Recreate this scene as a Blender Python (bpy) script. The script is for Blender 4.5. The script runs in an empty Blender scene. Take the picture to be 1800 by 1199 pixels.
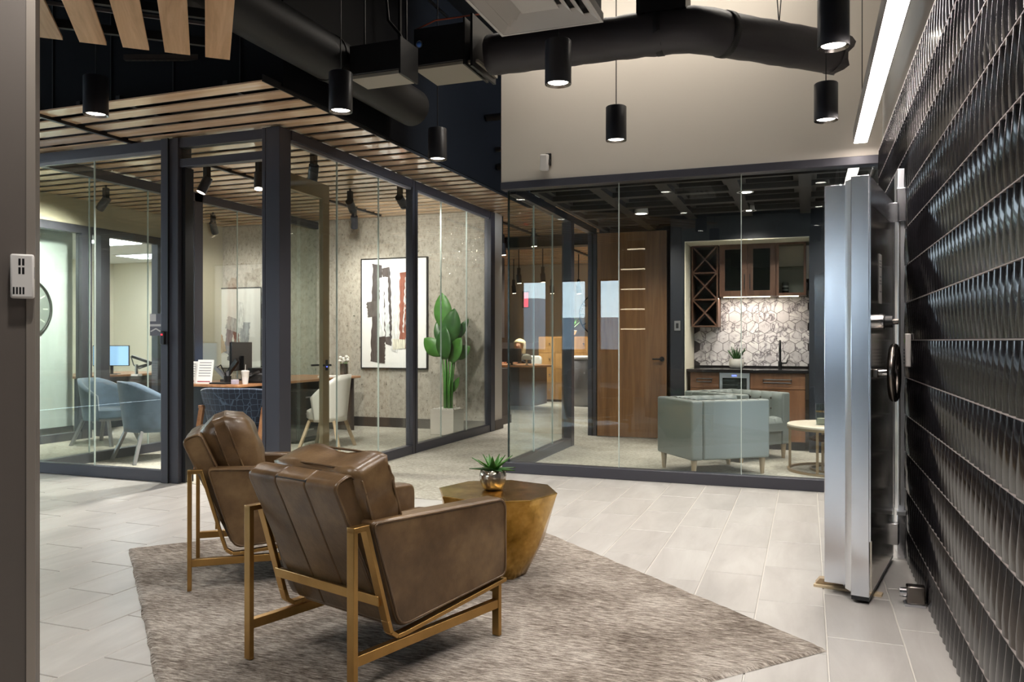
import bpy, bmesh, math, random
from mathutils import Vector, Matrix
random.seed(7)
PI = math.pi
C = bpy.context.scene.collection
S = bpy.context.scene

# ------------------------------------------------------------ camera, world, exposure
YAW = math.atan(519 / 1400.0)
cam = bpy.data.objects.new('camera', bpy.data.cameras.new('camera'))
cam.data.sensor_width = 36.0
cam.data.lens = 28.0
cam.data.clip_start = 0.05
cam.location = (0, 0, 1.25)
cam.rotation_euler = (PI / 2, 0, YAW)
C.objects.link(cam)
S.camera = cam
S.view_settings.view_transform = 'Standard'
S.view_settings.look = 'None'
S.view_settings.exposure = 0.5
S.view_settings.gamma = 1.0
S.view_settings.use_curve_mapping = False
S.cycles.transparent_max_bounces = 24
S.cycles.max_bounces = 8
S.cycles.diffuse_bounces = 6
S.cycles.sample_clamp_indirect = 6.0
S.cycles.caustics_reflective = False
S.cycles.caustics_refractive = False
W = bpy.data.worlds.new('sky')
S.world = W
W.use_nodes = True
bg = W.node_tree.nodes['Background']
bg.inputs[0].default_value = (0.74, 0.86, 1.0, 1)
bg.inputs[1].default_value = 8.0

P_PEND, P_TRACK, P_DOWN, P_PANEL, P_STRIP = 66, 270, 95, 18.0, 22.0


# ------------------------------------------------------------ mesh helpers
class MB:
    def __init__(s):
        s.v, s.f = [], []

    def add(s, vs, fs):
        b = len(s.v)
        s.v += [tuple(x) for x in vs]
        s.f += [tuple(b + i for i in f) for f in fs]
        return s

    def box(s, x0, x1, y0, y1, z0, z1):
        return s.add([(x0, y0, z0), (x1, y0, z0), (x1, y1, z0), (x0, y1, z0), (x0, y0, z1), (x1, y0, z1), (x1, y1, z1), (x0, y1, z1)],
                     [(0, 3, 2, 1), (4, 5, 6, 7), (0, 1, 5, 4), (1, 2, 6, 5), (2, 3, 7, 6), (3, 0, 4, 7)])

    def bar(s, p, q, w, h, up=(0, 0, 1)):
        p, q = Vector(p), Vector(q)
        d = (q - p).normalized()
        a = d.cross(Vector(up))
        if a.length < 1e-5:
            a = d.cross(Vector((0, 1, 0)))
        a.normalize()
        b = a.cross(d).normalized()
        vs = []
        for c in (p, q):
            for i, j in ((-1, -1), (1, -1), (1, 1), (-1, 1)):
                vs.append(c + a * (i * w / 2) + b * (j * h / 2))
        return s.add(vs, [(0, 1, 2, 3), (7, 6, 5, 4), (0, 4, 5, 1), (1, 5, 6, 2), (2, 6, 7, 3), (3, 7, 4, 0)])

    def tube(s, pts, r, n=8, caps=True):
        pts = [Vector(p) for p in pts]
        rs = r if isinstance(r, (list, tuple)) else [r] * len(pts)
        rings = []
        ref = None
        for i, p in enumerate(pts):
            d = (pts[min(i + 1, len(pts) - 1)] - pts[max(i - 1, 0)]).normalized()
            if ref is None:
                ref = Vector((0, 0, 1)) if abs(d.z) < .9 else Vector((1, 0, 0))
            a = d.cross(ref).normalized()
            b = a.cross(d).normalized()
            ref = b
            rings.append([p + (a * math.cos(2 * PI * k / n) + b * math.sin(2 * PI * k / n)) * rs[i] for k in range(n)])
        vs = [v for rg in rings for v in rg]
        fs = []
        for i in range(len(pts) - 1):
            for k in range(n):
                k2 = (k + 1) % n
                fs.append((i * n + k, i * n + k2, (i + 1) * n + k2, (i + 1) * n + k))
        if caps:
            fs.append(tuple(range(n))[::-1])
            fs.append(tuple((len(pts) - 1) * n + k for k in range(n)))
        return s.add(vs, fs)

    def lathe(s, prof, n=24, c=(0, 0, 0), sx=1, sy=1, ph=0, cap=True):
        vs, fs = [], []
        for r, z in prof:
            for k in range(n):
                a = 2 * PI * k / n + ph
                vs.append((c[0] + r * math.cos(a) * sx, c[1] + r * math.sin(a) * sy, c[2] + z))
        for i in range(len(prof) - 1):
            for k in range(n):
                k2 = (k + 1) % n
                fs.append((i * n + k, i * n + k2, (i + 1) * n + k2, (i + 1) * n + k))
        if cap:
            fs.append(tuple(range(n))[::-1])
            fs.append(tuple((len(prof) - 1) * n + k for k in range(n)))
        return s.add(vs, fs)

    def prism(s, poly, o, ex, ey, ez, t):
        o, ex, ey, ez = Vector(o), Vector(ex), Vector(ey), Vector(ez)
        n = len(poly)
        vs = [o + ex * a + ey * b for a, b in poly] + [o + ex * a + ey * b + ez * t for a, b in poly]
        fs = [tuple(range(n))[::-1], tuple(range(n, 2 * n))]
        fs += [(k, (k + 1) % n, n + (k + 1) % n, n + k) for k in range(n)]
        return s.add(vs, fs)

    def grid(s, fn, nu, nv, closeu=False):
        vs = [fn(i / nu, j / nv) for j in range(nv + 1) for i in range(nu + (0 if closeu else 1))]
        w = nu if closeu else nu + 1
        fs = []
        for j in range(nv):
            for i in range(nu):
                i2 = (i + 1) % w
                fs.append((j * w + i, j * w + i2, (j + 1) * w + i2, (j + 1) * w + i))
        return s.add(vs, fs)

    def ball(s, c, rx, ry, rz, n=12, m=8):
        return s.lathe([(max(1e-4, math.sin(PI * k / m)), -math.cos(PI * k / m)) for k in range(m + 1)], n, (0, 0, 0)) if False else s.add(
            [(c[0] + rx * math.sin(PI * j / m + (1e-3 if j in (0,) else 0)) * math.cos(2 * PI * i / n), c[1] + ry * math.sin(PI * j / m + (1e-3 if j in (0,) else 0)) * math.sin(2 * PI * i / n), c[2] - rz * math.cos(PI * j / m)) for j in range(m + 1) for i in range(n)],
            [(j * n + i, j * n + (i + 1) % n, (j + 1) * n + (i + 1) % n, (j + 1) * n + i) for j in range(m) for i in range(n)])

    def xf(s, M):
        s.v = [tuple(M @ Vector(v)) for v in s.v]
        return s

    def mesh(s, name, mat=None, smooth=False):
        me = bpy.data.meshes.new(name)
        me.from_pydata(s.v, [], s.f)
        me.update()
        if smooth is not False:
            me.polygons.foreach_set('use_smooth', [True] * len(me.polygons))
            if smooth is not True:
                me.set_sharp_from_angle(angle=math.radians(smooth))
        if mat:
            me.materials.append(mat)
        return me


def link(name, me, parent=None, loc=(0, 0, 0), rot=(0, 0, 0)):
    o = bpy.data.objects.new(name, me)
    o.location = loc
    o.rotation_euler = rot
    if parent:
        o.parent = parent
    C.objects.link(o)
    return o


def obj(name, mb, mat, parent=None, smooth=False, bevel=0, seg=2, sub=0, label=None):
    o = link(name, mb.mesh(name, mat, smooth), parent)
    if bevel:
        m = o.modifiers.new('bevel', 'BEVEL')
        m.width = bevel
        m.segments = seg
        m.limit_method = 'ANGLE'
        m.angle_limit = math.radians(40)
        for p in o.data.polygons:
            p.use_smooth = True
        o.data.set_sharp_from_angle(angle=math.radians(70))
    if sub:
        m = o.modifiers.new('smooth', 'SUBSURF')
        m.levels = m.render_levels = sub
        for p in o.data.polygons:
            p.use_smooth = True
    if label:
        o['label'] = label
    return o


def tag(o, label, cat=None, group=None, kind=None):
    o['label'] = label
    if cat:
        o['category'] = cat
    if group:
        o['group'] = group
    if kind:
        o['kind'] = kind
    return o


def thing(name, label, cat, loc=(0, 0, 0), rz=0, group=None):
    o = link(name, None, None, loc, (0, 0, rz))
    o.empty_display_size = .1
    return tag(o, label, cat, group)


def struct(name, label, cat=None):
    o = link(name, None)
    return tag(o, label, cat, None, 'structure')


# ------------------------------------------------------------ materials
def lin(c):
    if isinstance(c, str):
        c = tuple(int(c[i:i + 2], 16) for i in (0, 2, 4))
    return tuple(((x / 255) / 12.92 if x / 255 <= .04045 else ((x / 255 + .055) / 1.055) ** 2.4) for x in c) + (1,)


def base(name, col, rough=.5, metal=0.0, **kw):
    m = bpy.data.materials.new(name)
    m.use_nodes = True
    b = m.node_tree.nodes['Principled BSDF']
    b.inputs['Base Color'].default_value = lin(col)
    b.inputs['Roughness'].default_value = rough
    b.inputs['Metallic'].default_value = metal
    for k, v in kw.items():
        b.inputs[k].default_value = v
    return m, m.node_tree, b


def ramp(nt, fac, stops):
    r = nt.nodes.new('ShaderNodeValToRGB')
    e = r.color_ramp.elements
    while len(e) < len(stops):
        e.new(.5)
    for i, (p, c) in enumerate(stops):
        e[i].position = p
        e[i].color = lin(c)
    nt.links.new(fac, r.inputs[0])
    return r.outputs[0]


def noise(nt, scale, stretch=(1, 1, 1), detail=4, rough=.6, coord='Object', off=False, rot=(0, 0, 0), dist=0):
    tc = nt.nodes.new('ShaderNodeTexCoord')
    mp = nt.nodes.new('ShaderNodeMapping')
    mp.inputs['Scale'].default_value = stretch
    mp.inputs['Rotation'].default_value = rot
    src = tc.outputs['Object']
    if coord == 'World':
        g = nt.nodes.new('ShaderNodeNewGeometry')
        src = g.outputs['Position']
    if off:
        oi = nt.nodes.new('ShaderNodeObjectInfo')
        ml = nt.nodes.new('ShaderNodeVectorMath')
        ml.operation = 'MULTIPLY_ADD'
        cb = nt.nodes.new('ShaderNodeCombineXYZ')
        for i in range(3):
            nt.links.new(oi.outputs['Random'], cb.inputs[i])
        ml.inputs[1].default_value = (37, 61, 83)
        nt.links.new(cb.outputs[0], ml.inputs[0])
        nt.links.new(src, ml.inputs[2])
        src = ml.outputs[0]
    nt.links.new(src, mp.inputs[0])
    n = nt.nodes.new('ShaderNodeTexNoise')
    n.inputs['Scale'].default_value = scale
    n.inputs['Detail'].default_value = detail
    n.inputs['Roughness'].default_value = rough
    n.inputs['Distortion'].default_value = dist
    nt.links.new(mp.outputs[0], n.inputs['Vector'])
    return n.outputs['Fac']


def bump(nt, b, h, strength=.2, dist=.01):
    n = nt.nodes.new('ShaderNodeBump')
    n.inputs['Strength'].default_value = strength
    n.inputs['Distance'].default_value = dist
    nt.links.new(h, n.inputs['Height'])
    nt.links.new(n.outputs[0], b.inputs['Normal'])


def plain(name, col, rough=.5, metal=0.0, var=.0, scale=6, bmp=0, bscale=60, **kw):
    m, nt, b = base(name, col, rough, metal, **kw)
    if var:
        c = lin(col)
        f = noise(nt, scale, coord='World')
        r = nt.nodes.new('ShaderNodeValToRGB')
        r.color_ramp.elements[0].position = .3
        r.color_ramp.elements[1].position = .7
        r.color_ramp.elements[0].color = tuple(x * (1 - var) for x in c[:3]) + (1,)
        r.color_ramp.elements[1].color = tuple(min(1, x * (1 + var)) for x in c[:3]) + (1,)
        nt.links.new(f, r.inputs[0])
        nt.links.new(r.outputs[0], b.inputs['Base Color'])
    if bmp:
        bump(nt, b, noise(nt, bscale, coord='World'), bmp, .005)
    return m


def wood(name, c0, c1, c2, stretch, rough=.4, scale=3.0, coat=0.0):
    m, nt, b = base(name, c1, rough)
    f = noise(nt, scale, stretch, 6, .62, off=True, dist=.6)
    oi = nt.nodes.new('ShaderNodeObjectInfo')
    col = ramp(nt, f, [(.28, c0), (.5, c1), (.72, c2)])
    hsv = nt.nodes.new('ShaderNodeHueSaturation')
    mr = nt.nodes.new('ShaderNodeMapRange')
    mr.inputs['To Min'].default_value = .82
    mr.inputs['To Max'].default_value = 1.15
    nt.links.new(oi.outputs['Random'], mr.inputs['Value'])
    nt.links.new(mr.outputs[0], hsv.inputs['Value'])
    nt.links.new(col, hsv.inputs['Color'])
    nt.links.new(hsv.outputs[0], b.inputs['Base Color'])
    b.inputs['Coat Weight'].default_value = coat
    bump(nt, b, f, .06, .004)
    return m


def emit(name, col, strength):
    m, nt, b = base(name, col, .5)
    b.inputs['Emission Color'].default_value = lin(col)
    b.inputs['Emission Strength'].default_value = strength
    return m


def glassmat(name, tint, ior=1.5, rough=0.0):
    m = bpy.data.materials.new(name)
    m.use_nodes = True
    nt = m.node_tree
    nt.nodes.clear()
    out = nt.nodes.new('ShaderNodeOutputMaterial')
    tr = nt.nodes.new('ShaderNodeBsdfTransparent')
    tr.inputs[0].default_value = tint + (1,)
    gl = nt.nodes.new('ShaderNodeBsdfGlossy')
    gl.inputs['Roughness'].default_value = rough
    gl.inputs['Color'].default_value = (.95, 1, .99, 1)
    geo = nt.nodes.new('ShaderNodeNewGeometry')
    mr = nt.nodes.new('ShaderNodeMapRange')
    mr.inputs['To Min'].default_value = ior
    mr.inputs['To Max'].default_value = 1 / ior
    nt.links.new(geo.outputs['Backfacing'], mr.inputs['Value'])
    fr = nt.nodes.new('ShaderNodeFresnel')
    nt.links.new(mr.outputs[0], fr.inputs['IOR'])
    mx = nt.nodes.new('ShaderNodeMixShader')
    nt.links.new(fr.outputs[0], mx.inputs[0])
    nt.links.new(tr.outputs[0], mx.inputs[1])
    nt.links.new(gl.outputs[0], mx.inputs[2])
    nt.links.new(mx.outputs[0], out.inputs[0])
    return m


def marble_mat():
    m, nt, b = base('marble', 'e6e2e2', .25)
    f = noise(nt, 6, (1, 1, 1), 5, .62, 'World', True, dist=1.2)
    col = ramp(nt, f, [(.40, 'ece8e8'), (.465, 'cfc9cc'), (.495, '454047'), (.52, 'c4bdc2'), (.58, 'f0edec')])
    f2 = noise(nt, 3.2, (1, 1, 1), 4, .6, 'World', True)
    mk = ramp(nt, f2, [(.39, '000000'), (.53, 'ffffff')])
    mx = nt.nodes.new('ShaderNodeMix')
    mx.data_type = 'RGBA'
    nt.links.new(mk, mx.inputs['Factor'])
    mx.inputs['A'].default_value = lin('dbd6d8')
    nt.links.new(col, mx.inputs['B'])
    nt.links.new(mx.outputs['Result'], b.inputs['Base Color'])
    return m


def tile_mat():
    m, nt, b = base('floor_porcelain', 'cdc8c0', .32)
    f = noise(nt, 2.2, (2.4, .5, 1), 6, .62, 'World', True, dist=.5)
    col = ramp(nt, f, [(.3, 'b0aca7'), (.5, 'bdb9b4'), (.72, 'c9c6c1')])
    nt.links.new(col, b.inputs['Base Color'])
    g = noise(nt, 30, (3, .6, 1), 4, .6, 'World')
    bump(nt, b, g, .03, .002)
    return m


def carpet_mat(name, c0, c1, c2, scale=26, stretch=(1, 1, 1), rot=0, bs=.6):
    m, nt, b = base(name, c1, .95)
    f = noise(nt, scale, stretch, 6, .75, 'World', rot=(0, 0, rot))
    f2 = noise(nt, 2.2, (1, 1, 1), 3, .5, 'World')
    ad = nt.nodes.new('ShaderNodeMath')
    ad.operation = 'MULTIPLY_ADD'
    ad.inputs[1].default_value = .35
    nt.links.new(f2, ad.inputs[0])
    nt.links.new(f, ad.inputs[2])
    sb = nt.nodes.new('ShaderNodeMath')
    sb.operation = 'SUBTRACT'
    sb.inputs[1].default_value = .175
    nt.links.new(ad.outputs[0], sb.inputs[0])
    nt.links.new(ramp(nt, sb.outputs[0], [(.34, c0), (.5, c1), (.64, c2)]), b.inputs['Base Color'])
    bump(nt, b, noise(nt, scale * 3.2, stretch, 3, .6, 'World', rot=(0, 0, rot)), bs, .012)
    b.inputs['Specular IOR Level'].default_value = .15
    return m


def leather_mat():
    m, nt, b = base('brown_leather', '5d4130', .3)
    f = noise(nt, 4.5, (1, 1, 1), 5, .6, off=True)
    nt.links.new(ramp(nt, f, [(.3, '46341f'), (.5, '634c33'), (.7, '7f6647')]), b.inputs['Base Color'])
    g = noise(nt, 130, (1, 1, 1), 3, .6)
    g2 = noise(nt, 14, (1, 1, 1), 3, .6)
    ad = nt.nodes.new('ShaderNodeMath')
    ad.operation = 'MULTIPLY_ADD'
    ad.inputs[1].default_value = .25
    nt.links.new(g, ad.inputs[0])
    nt.links.new(g2, ad.inputs[2])
    bump(nt, b, ad.outputs[0], .25, .008)
    return m


def brass_table_mat():
    m, nt, b = base('aged_brass', 'a07e36', .24, 1.0)
    f = noise(nt, 7, (1, 1, 1), 6, .65)
    nt.links.new(ramp(nt, f, [(.3, '7f6128'), (.5, 'ae8843'), (.7, 'cda95f')]), b.inputs['Base Color'])
    bump(nt, b, f, .1, .01)
    return m


def steel_mat(name='polished_steel', rough=.16, streak=.12):
    m, nt, b = base(name, 'dcdee3', rough, 1.0)
    f = noise(nt, 3, (1, 1, .25), 5, .6, 'World')
    r = nt.nodes.new('ShaderNodeMapRange')
    r.inputs['To Min'].default_value = max(.02, rough - streak / 2)
    r.inputs['To Max'].default_value = rough + streak
    nt.links.new(f, r.inputs['Value'])
    nt.links.new(r.outputs[0], b.inputs['Roughness'])
    return m


def hex_fabric():
    m, nt, b = base('hexagon_velvet', '2c3a4d', .8)
    tc = nt.nodes.new('ShaderNodeTexCoord')
    v = nt.nodes.new('ShaderNodeTexVoronoi')
    v.feature = 'DISTANCE_TO_EDGE'
    v.inputs['Scale'].default_value = 17
    v.inputs['Randomness'].default_value = .25
    nt.links.new(tc.outputs['Object'], v.inputs['Vector'])
    nt.links.new(ramp(nt, v.outputs[0], [(.02, '52657f'), (.055, '1f2c42')]), b.inputs['Base Color'])
    b.inputs['Sheen Weight'].default_value = .3
    return m


WOOD_X = wood('slat_wood', 'd8ae86', 'e6c29e', 'efd2b4', (.35, 5, 5), .25, 3.2, .6)
WOOD_A = wood('plank_wood', 'a8815a', 'c49b72', 'd6b18c', (5, .3, 5), .42, 3.6)
OAK_Z = wood('oak_door_wood', '7a5636', '946b44', 'a87d52', (5, 5, .35), .35, 3.0)
OAK_CAB = wood('oak_cabinet_wood', '9c7142', 'b58853', 'c79b66', (5, 5, .5), .4, 3.0)
WALNUT = wood('walnut_wood', '4a3226', '5e4233', '6d5040', (5, 5, .4), .4, 3.0)
DESKTOP = wood('desktop_wood', '8a5f40', 'a57550', 'b58862', (5, .4, 5), .3, 3.0)
BIRCH = wood('leg_wood', '9a8468', 'b09a7c', 'bfaa8e', (5, 5, .4), .5, 3.0)
M_FRAME = plain('charcoal_aluminium', '46464e', .4, .25)
M_FRAMEB = plain('black_gasket', '121214', .5)
M_BLACK = plain('black_paint', '0e0e10', .55, var=.2, scale=3)
M_DUCT = plain('black_duct', '39363a', .5, bmp=.5, bscale=14)
M_BOXDUCT = plain('charcoal_sheet', '1c1c1f', .45, .2)
M_BULK = plain('black_bulkhead', '0e0f13', .6, var=.15, scale=2, **{'Specular IOR Level': .12})
M_TAUPE = plain('taupe_paint', 'c6bfb4', .75, bmp=.05, bscale=120)
M_GREY = plain('grey_paint', 'c4c0bb', .75)
M_BEIGE = plain('beige_paint', 'b9b29b', .8)
M_CREAM = plain('cream_paint', 'dfd9c6', .8)
M_PALE = plain('pale_paint', 'dde5e6', .7)
M_NAVY = plain('navy_paint', '1b2029', .5)
M_CEILT = plain('ceiling_tile_white', 'd4d6d6', .85, bmp=.1, bscale=80)
M_COFFER = plain('dark_coffer', '332f2c', .6)
M_COFFER2 = plain('coffer_panel', '5b5651', .7)
M_TRAY = plain('lit_tray_underside', '9a9488', .6)  # paler grey puts the light on the box undersides into the colour
M_COLUMN = plain('column_metal', '6a625c', .5, .15)
M_COLUMNE = plain('column_edge', 'a49a90', .35, .4)
M_GROUT = plain('grout', 'd6d2ca', .9)
M_GROUTD = plain('grey_grout', '6a625e', .9)
M_DARKBASE = plain('dark_baseboard', '3d3733', .6)
M_WHITE = plain('white_plastic', 'dedad6', .45)
M_PAPER = plain('paper', 'f2f0ec', .8)
M_INK = plain('ink', '8b8a90', .8)
M_DKTEXT = plain('dark_ink', '2b2b2e', .8)
M_BLKPL = plain('black_plastic', '161618', .4)
M_PEND = plain('pendant_black', '26262b', .4)
M_CHROME = plain('chrome', 'd0d0d2', .08, 1.0)
M_DKSTEEL = plain('dark_steel', '7d7772', .25, 1.0)
M_BRASS = plain('bronze_frame', 'b08c56', .33, 1.0, var=.12, scale=9)
M_FABGREY = plain('pale_green_leather', '7b827f', .42, bmp=.1, bscale=70)
M_BLUE = plain('blue_velvet', '5c6e80', .8, var=.35, scale=5)
M_BLUE.node_tree.nodes['Principled BSDF'].inputs['Sheen Weight'].default_value = .5
M_LEGGREY = plain('pewter_leg', '8f8d8e', .4, .5)
M_NAVYPANEL = plain('navy_laminate', '2b3038', .45)
M_DKTAUPE = plain('dark_taupe_laminate', '4b423c', .5)
M_STONE = plain('black_stone', '1d1b1d', .15)
M_TABLETOP = plain('pale_stone', 'd8cfbd', .35, var=.05, scale=4)
M_TRAVLEG = plain('champagne_metal', 'a58f70', .35, .8)
M_GREEN = plain('leaf_green', '45782f', .4, var=.3, scale=14)
M_GREEN2 = plain('deep_leaf_green', '2f5a26', .35, var=.35, scale=9)
M_GREEN3 = plain('stem_green', '4f8a3a', .45)
M_POTW = plain('white_ceramic', 'dcd8d0', .3)
M_SOIL = plain('soil', '3a2d22', .95)
M_PEBBLE = plain('white_pebble', 'd9d6ce', .6)
M_MERC = plain('mercury_glass', 'cfc4b4', .14, .85, var=.35, scale=30, bmp=.4, bscale=30)
M_CONC = None
M_HAIR = plain('blonde_hair', 'd2bd93', .5)
M_SKIN = plain('skin', 'd9a98c', .55)
M_CLOTH = plain('black_cloth', '17171a', .85)
M_SCREEN = emit('lit_screen', '8fb4d8', 1.0)
M_RED = emit('red_lamp', 'ff2a35', 2.0)
M_LENS = emit('lamp_lens', 'fff4e6', 14.0)
M_LENSW = emit('warm_lens', 'ffe9cf', 14.0)
M_STRIP = emit('strip_diffuser', 'fff2ea', P_STRIP)
M_PANEL = emit('panel_diffuser', 'f4f8ff', P_PANEL)
M_LED = emit('led_line', 'ffe6c4', 6.0)
M_BLUELED = emit('blue_led', '4a58ff', 4.0)
M_MARBLE = marble_mat()
M_TILE = tile_mat()
M_CARPET = carpet_mat('loop_carpet', '8e8a80', 'a9a599', 'c2beb3', 26, (1, 1.6, 1), 0, .4)
M_RUG = carpet_mat('woven_rug', '62564d', 'b3a699', 'eee5da', 44, (.45, 2.6, 1), math.radians(-14), 1.0)
M_LEATHER = leather_mat()
M_TBRASS = brass_table_mat()
M_STEEL = steel_mat()
M_STEELB = steel_mat('brushed_steel', .3, .15)
M_HEX = hex_fabric()
GLASS = glassmat('clear_glass', (.965, .985, .97))
GLASSD = glassmat('cabinet_glass', (.75, .78, .76))
M_JOINT = plain('glass_edge', 'c3cfc8', .3)
M_JOINTD = plain('dark_glass_edge', '24302c', .2)


def cork_mat():
    m, nt, b = base('textured_plaster', 'b1a899', .7)
    f = noise(nt, 16, (1.3, 1.3, .8), 8, .78, 'World')
    nt.links.new(ramp(nt, f, [(.34, '857e72'), (.47, 'aca598'), (.62, 'bab3a7')]), b.inputs['Base Color'])
    f2 = noise(nt, 34, (1.2, 1.2, .7), 4, .7, 'World')
    r = ramp(nt, f2, [(.61, '000000'), (.66, 'ffffff')])
    mr = nt.nodes.new('ShaderNodeMapRange')
    mr.inputs['To Min'].default_value = .75
    mr.inputs['To Max'].default_value = .16
    nt.links.new(r, mr.inputs['Value'])
    nt.links.new(mr.outputs[0], b.inputs['Roughness'])
    mr2 = nt.nodes.new('ShaderNodeMapRange')
    mr2.inputs['To Max'].default_value = .85
    nt.links.new(r, mr2.inputs['Value'])
    nt.links.new(mr2.outputs[0], b.inputs['Metallic'])
    bump(nt, b, f2, .45, .012)
    return m


M_CONC = cork_mat()


def black_tile_mat():
    m, nt, b = base('black_glazed_tile', '19181a', .2)
    f = noise(nt, 9, (1, 1, 1), 3, .5, 'World')
    nt.links.new(ramp(nt, f, [(.3, '141315'), (.7, '232125')]), b.inputs['Base Color'])
    b.inputs['Coat Weight'].default_value = .4
    b.inputs['Coat Roughness'].default_value = .08
    return m


M_BTILE = black_tile_mat()


def lamp(kind, loc, power, col=(1, .93, .84), target=None, angle=80, blend=.6, radius=.05, sx=1, sy=1, rz=0, parent=None):
    l = bpy.data.lights.new('lamp_light', kind)
    l.energy = power
    l.color = col
    if kind == 'SPOT':
        l.spot_size = math.radians(angle)
        l.spot_blend = blend
        l.shadow_soft_size = radius
    elif kind == 'AREA':
        l.shape = 'RECTANGLE'
        l.size, l.size_y = sx, sy
    else:
        l.shadow_soft_size = radius
    o = bpy.data.objects.new('lamp_light', l)
    o.location = loc
    if target is not None:
        o.rotation_euler = (Vector(target) - Vector(loc)).to_track_quat('-Z', 'Y').to_euler()
    else:
        o.rotation_euler = (0, 0, rz)
    if parent:
        o.parent = parent
        o.matrix_parent_inverse = Matrix.Translation(-Vector(parent.location))
    C.objects.link(o)
    return o

# ------------------------------------------------------------ floor
fl = struct('floor', 'pale grey rectangular porcelain tile floor with thin light joints', 'floor')
obj('grout_bed', MB().box(-13, 1.6, -9, 7.12, -.2, -.004), M_GROUT, fl)
TP, TL, TO = .2985, .61, .076


def tile_mesh(w, l):
    g = .0025
    return MB().add([(g, g, -.02), (w - g, g, -.02), (w - g, l - g, -.02), (g, l - g, -.02),
                     (g, g, -.002), (w - g, g, -.002), (w - g, l - g, -.002), (g, l - g, -.002),
                     (g + .002, g + .002, 0), (w - g - .002, g + .002, 0), (w - g - .002, l - g - .002, 0), (g + .002, l - g - .002, 0)],
                    [(8, 9, 10, 11)] + [(a, (a + 1) % 4, 4 + (a + 1) % 4, 4 + a) for a in range(4)] + [(4 + a, 4 + (a + 1) % 4, 8 + (a + 1) % 4, 8 + a) for a in range(4)])


tm = tile_mesh(TP, TL).mesh('tile', M_TILE)
field = MB()
nt_ = 0
for k in range(-45, 2):
    x = TO + TP * k
    offs = ((k * .335) % 1) * TL
    for j in range(-16, 13):
        y = -.04 + offs + TL * j
        if y < -9 or y > 7.12 or x < -13 or x > .5:
            continue
        if y + TL > 7.12:
            y1 = 7.11
        else:
            y1 = y + TL
        xw = min(TP, .56 - x)
        incarpet = x + TP < -2.75 and y > 5.72
        if incarpet:
            continue
        d = -x * -.3477 * -1 + y * .9376
        seen = (x > -5.6 and y > 1.6 and y1 == y + TL and not (x < -4.2 and y > 5.5)) and nt_ < 240 and xw == TP
        if seen:
            link('tile', tm, fl, (x, y, 0))
            nt_ += 1
        else:
            b = tile_mesh(xw, y1 - y)
            field.add([(v[0] + x, v[1] + y, v[2]) for v in b.v], b.f)
ob = obj('outer_tiles', field, M_TILE, fl)
ob['kind'] = 'stuff'
cp = struct('floor_carpet', 'light grey loop pile carpet running through the glass offices and hallway', 'carpet')
obj('carpet', MB().box(-13, -4.25, 5.55, 21, -.05, .004).box(-4.25, -2.68, 5.66, 21, -.05, .004).box(-2.68, 1.6, 7.14, 21, -.05, .004), M_CARPET, cp)

# ------------------------------------------------------------ walls
wl = struct('wall_front', 'plain taupe painted upper wall above the lounge glass', 'wall')
obj('plaster', MB().box(-2.73, .70, 7.07, 7.2, 2.755, 4.9), M_TAUPE, wl)
wr = struct('wall_right', 'glossy black wall of rippled three dimensional tiles beside the vault door', 'wall')
obj('backing', MB().box(.567, .75, -9, 4.97, -.1, 2.78).box(.567, .75, 6.27, 7.07, -.1, 2.78).box(.567, .75, 4.97, 6.27, 2.26, 2.78), M_BLKPL, wr)
RH, RL, NR = .2141, .66, 8


def ripple_mesh():
    nz = 10
    pw = RL / NR
    g, gy = .0035, .0004
    vs, fs = [], []
    prof = [(0, 0), (.33, .40), (.66, .76), (.93, .985), (1, 1), (1.07, .985), (1.34, .76), (1.67, .40)]   # one flute, crest at 1
    NC = len(prof)
    cols = NR * NC + 1
    for j in range(nz + 1):
        t = j / nz
        z = g + (RH - 2 * g) * t
        c = .5 + .35 * math.cos(PI * t)                  # the crest swings across its flute from bottom to top
        H = .019 * (1 - .15 * abs(math.cos(PI * t)) ** 6)
        for i in range(cols):
            cell, q = divmod(i, NC)
            p, hh = prof[q]
            f = c * p if p <= 1 else c + (1 - c) * (p - 1)
            y = (cell + f) * pw
            y = min(max(y, gy), RL - gy)
            vs.append((.003 - H * hh, y, z))
    for j in range(nz):
        for i in range(cols - 1):
            a = j * cols + i
            fs.append((a, a + cols, a + cols + 1, a + 1))
    # rim to the backing
    n0 = len(vs)
    for row in (0, nz):
        st = len(vs)
        for i in range(cols):
            v = vs[row * cols + i]
            vs.append((.027, v[1], v[2]))
        for i in range(cols - 1):
            a, b = row * cols + i, st + i
            fs.append((a, a + 1, b + 1, b) if row == 0 else (a + 1, a, b, b + 1))
    for col in (0, cols - 1):
        st = len(vs)
        for j in range(nz + 1):
            v = vs[j * cols + col]
            vs.append((.027, v[1], v[2]))
        for j in range(nz):
            a, b = j * cols + col, st + j
            fs.append((a, b, b + 1, a + cols) if col == 0 else (a, a + cols, b + 1, b))
    m = MB()
    m.v, m.f = vs, fs
    return m


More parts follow.
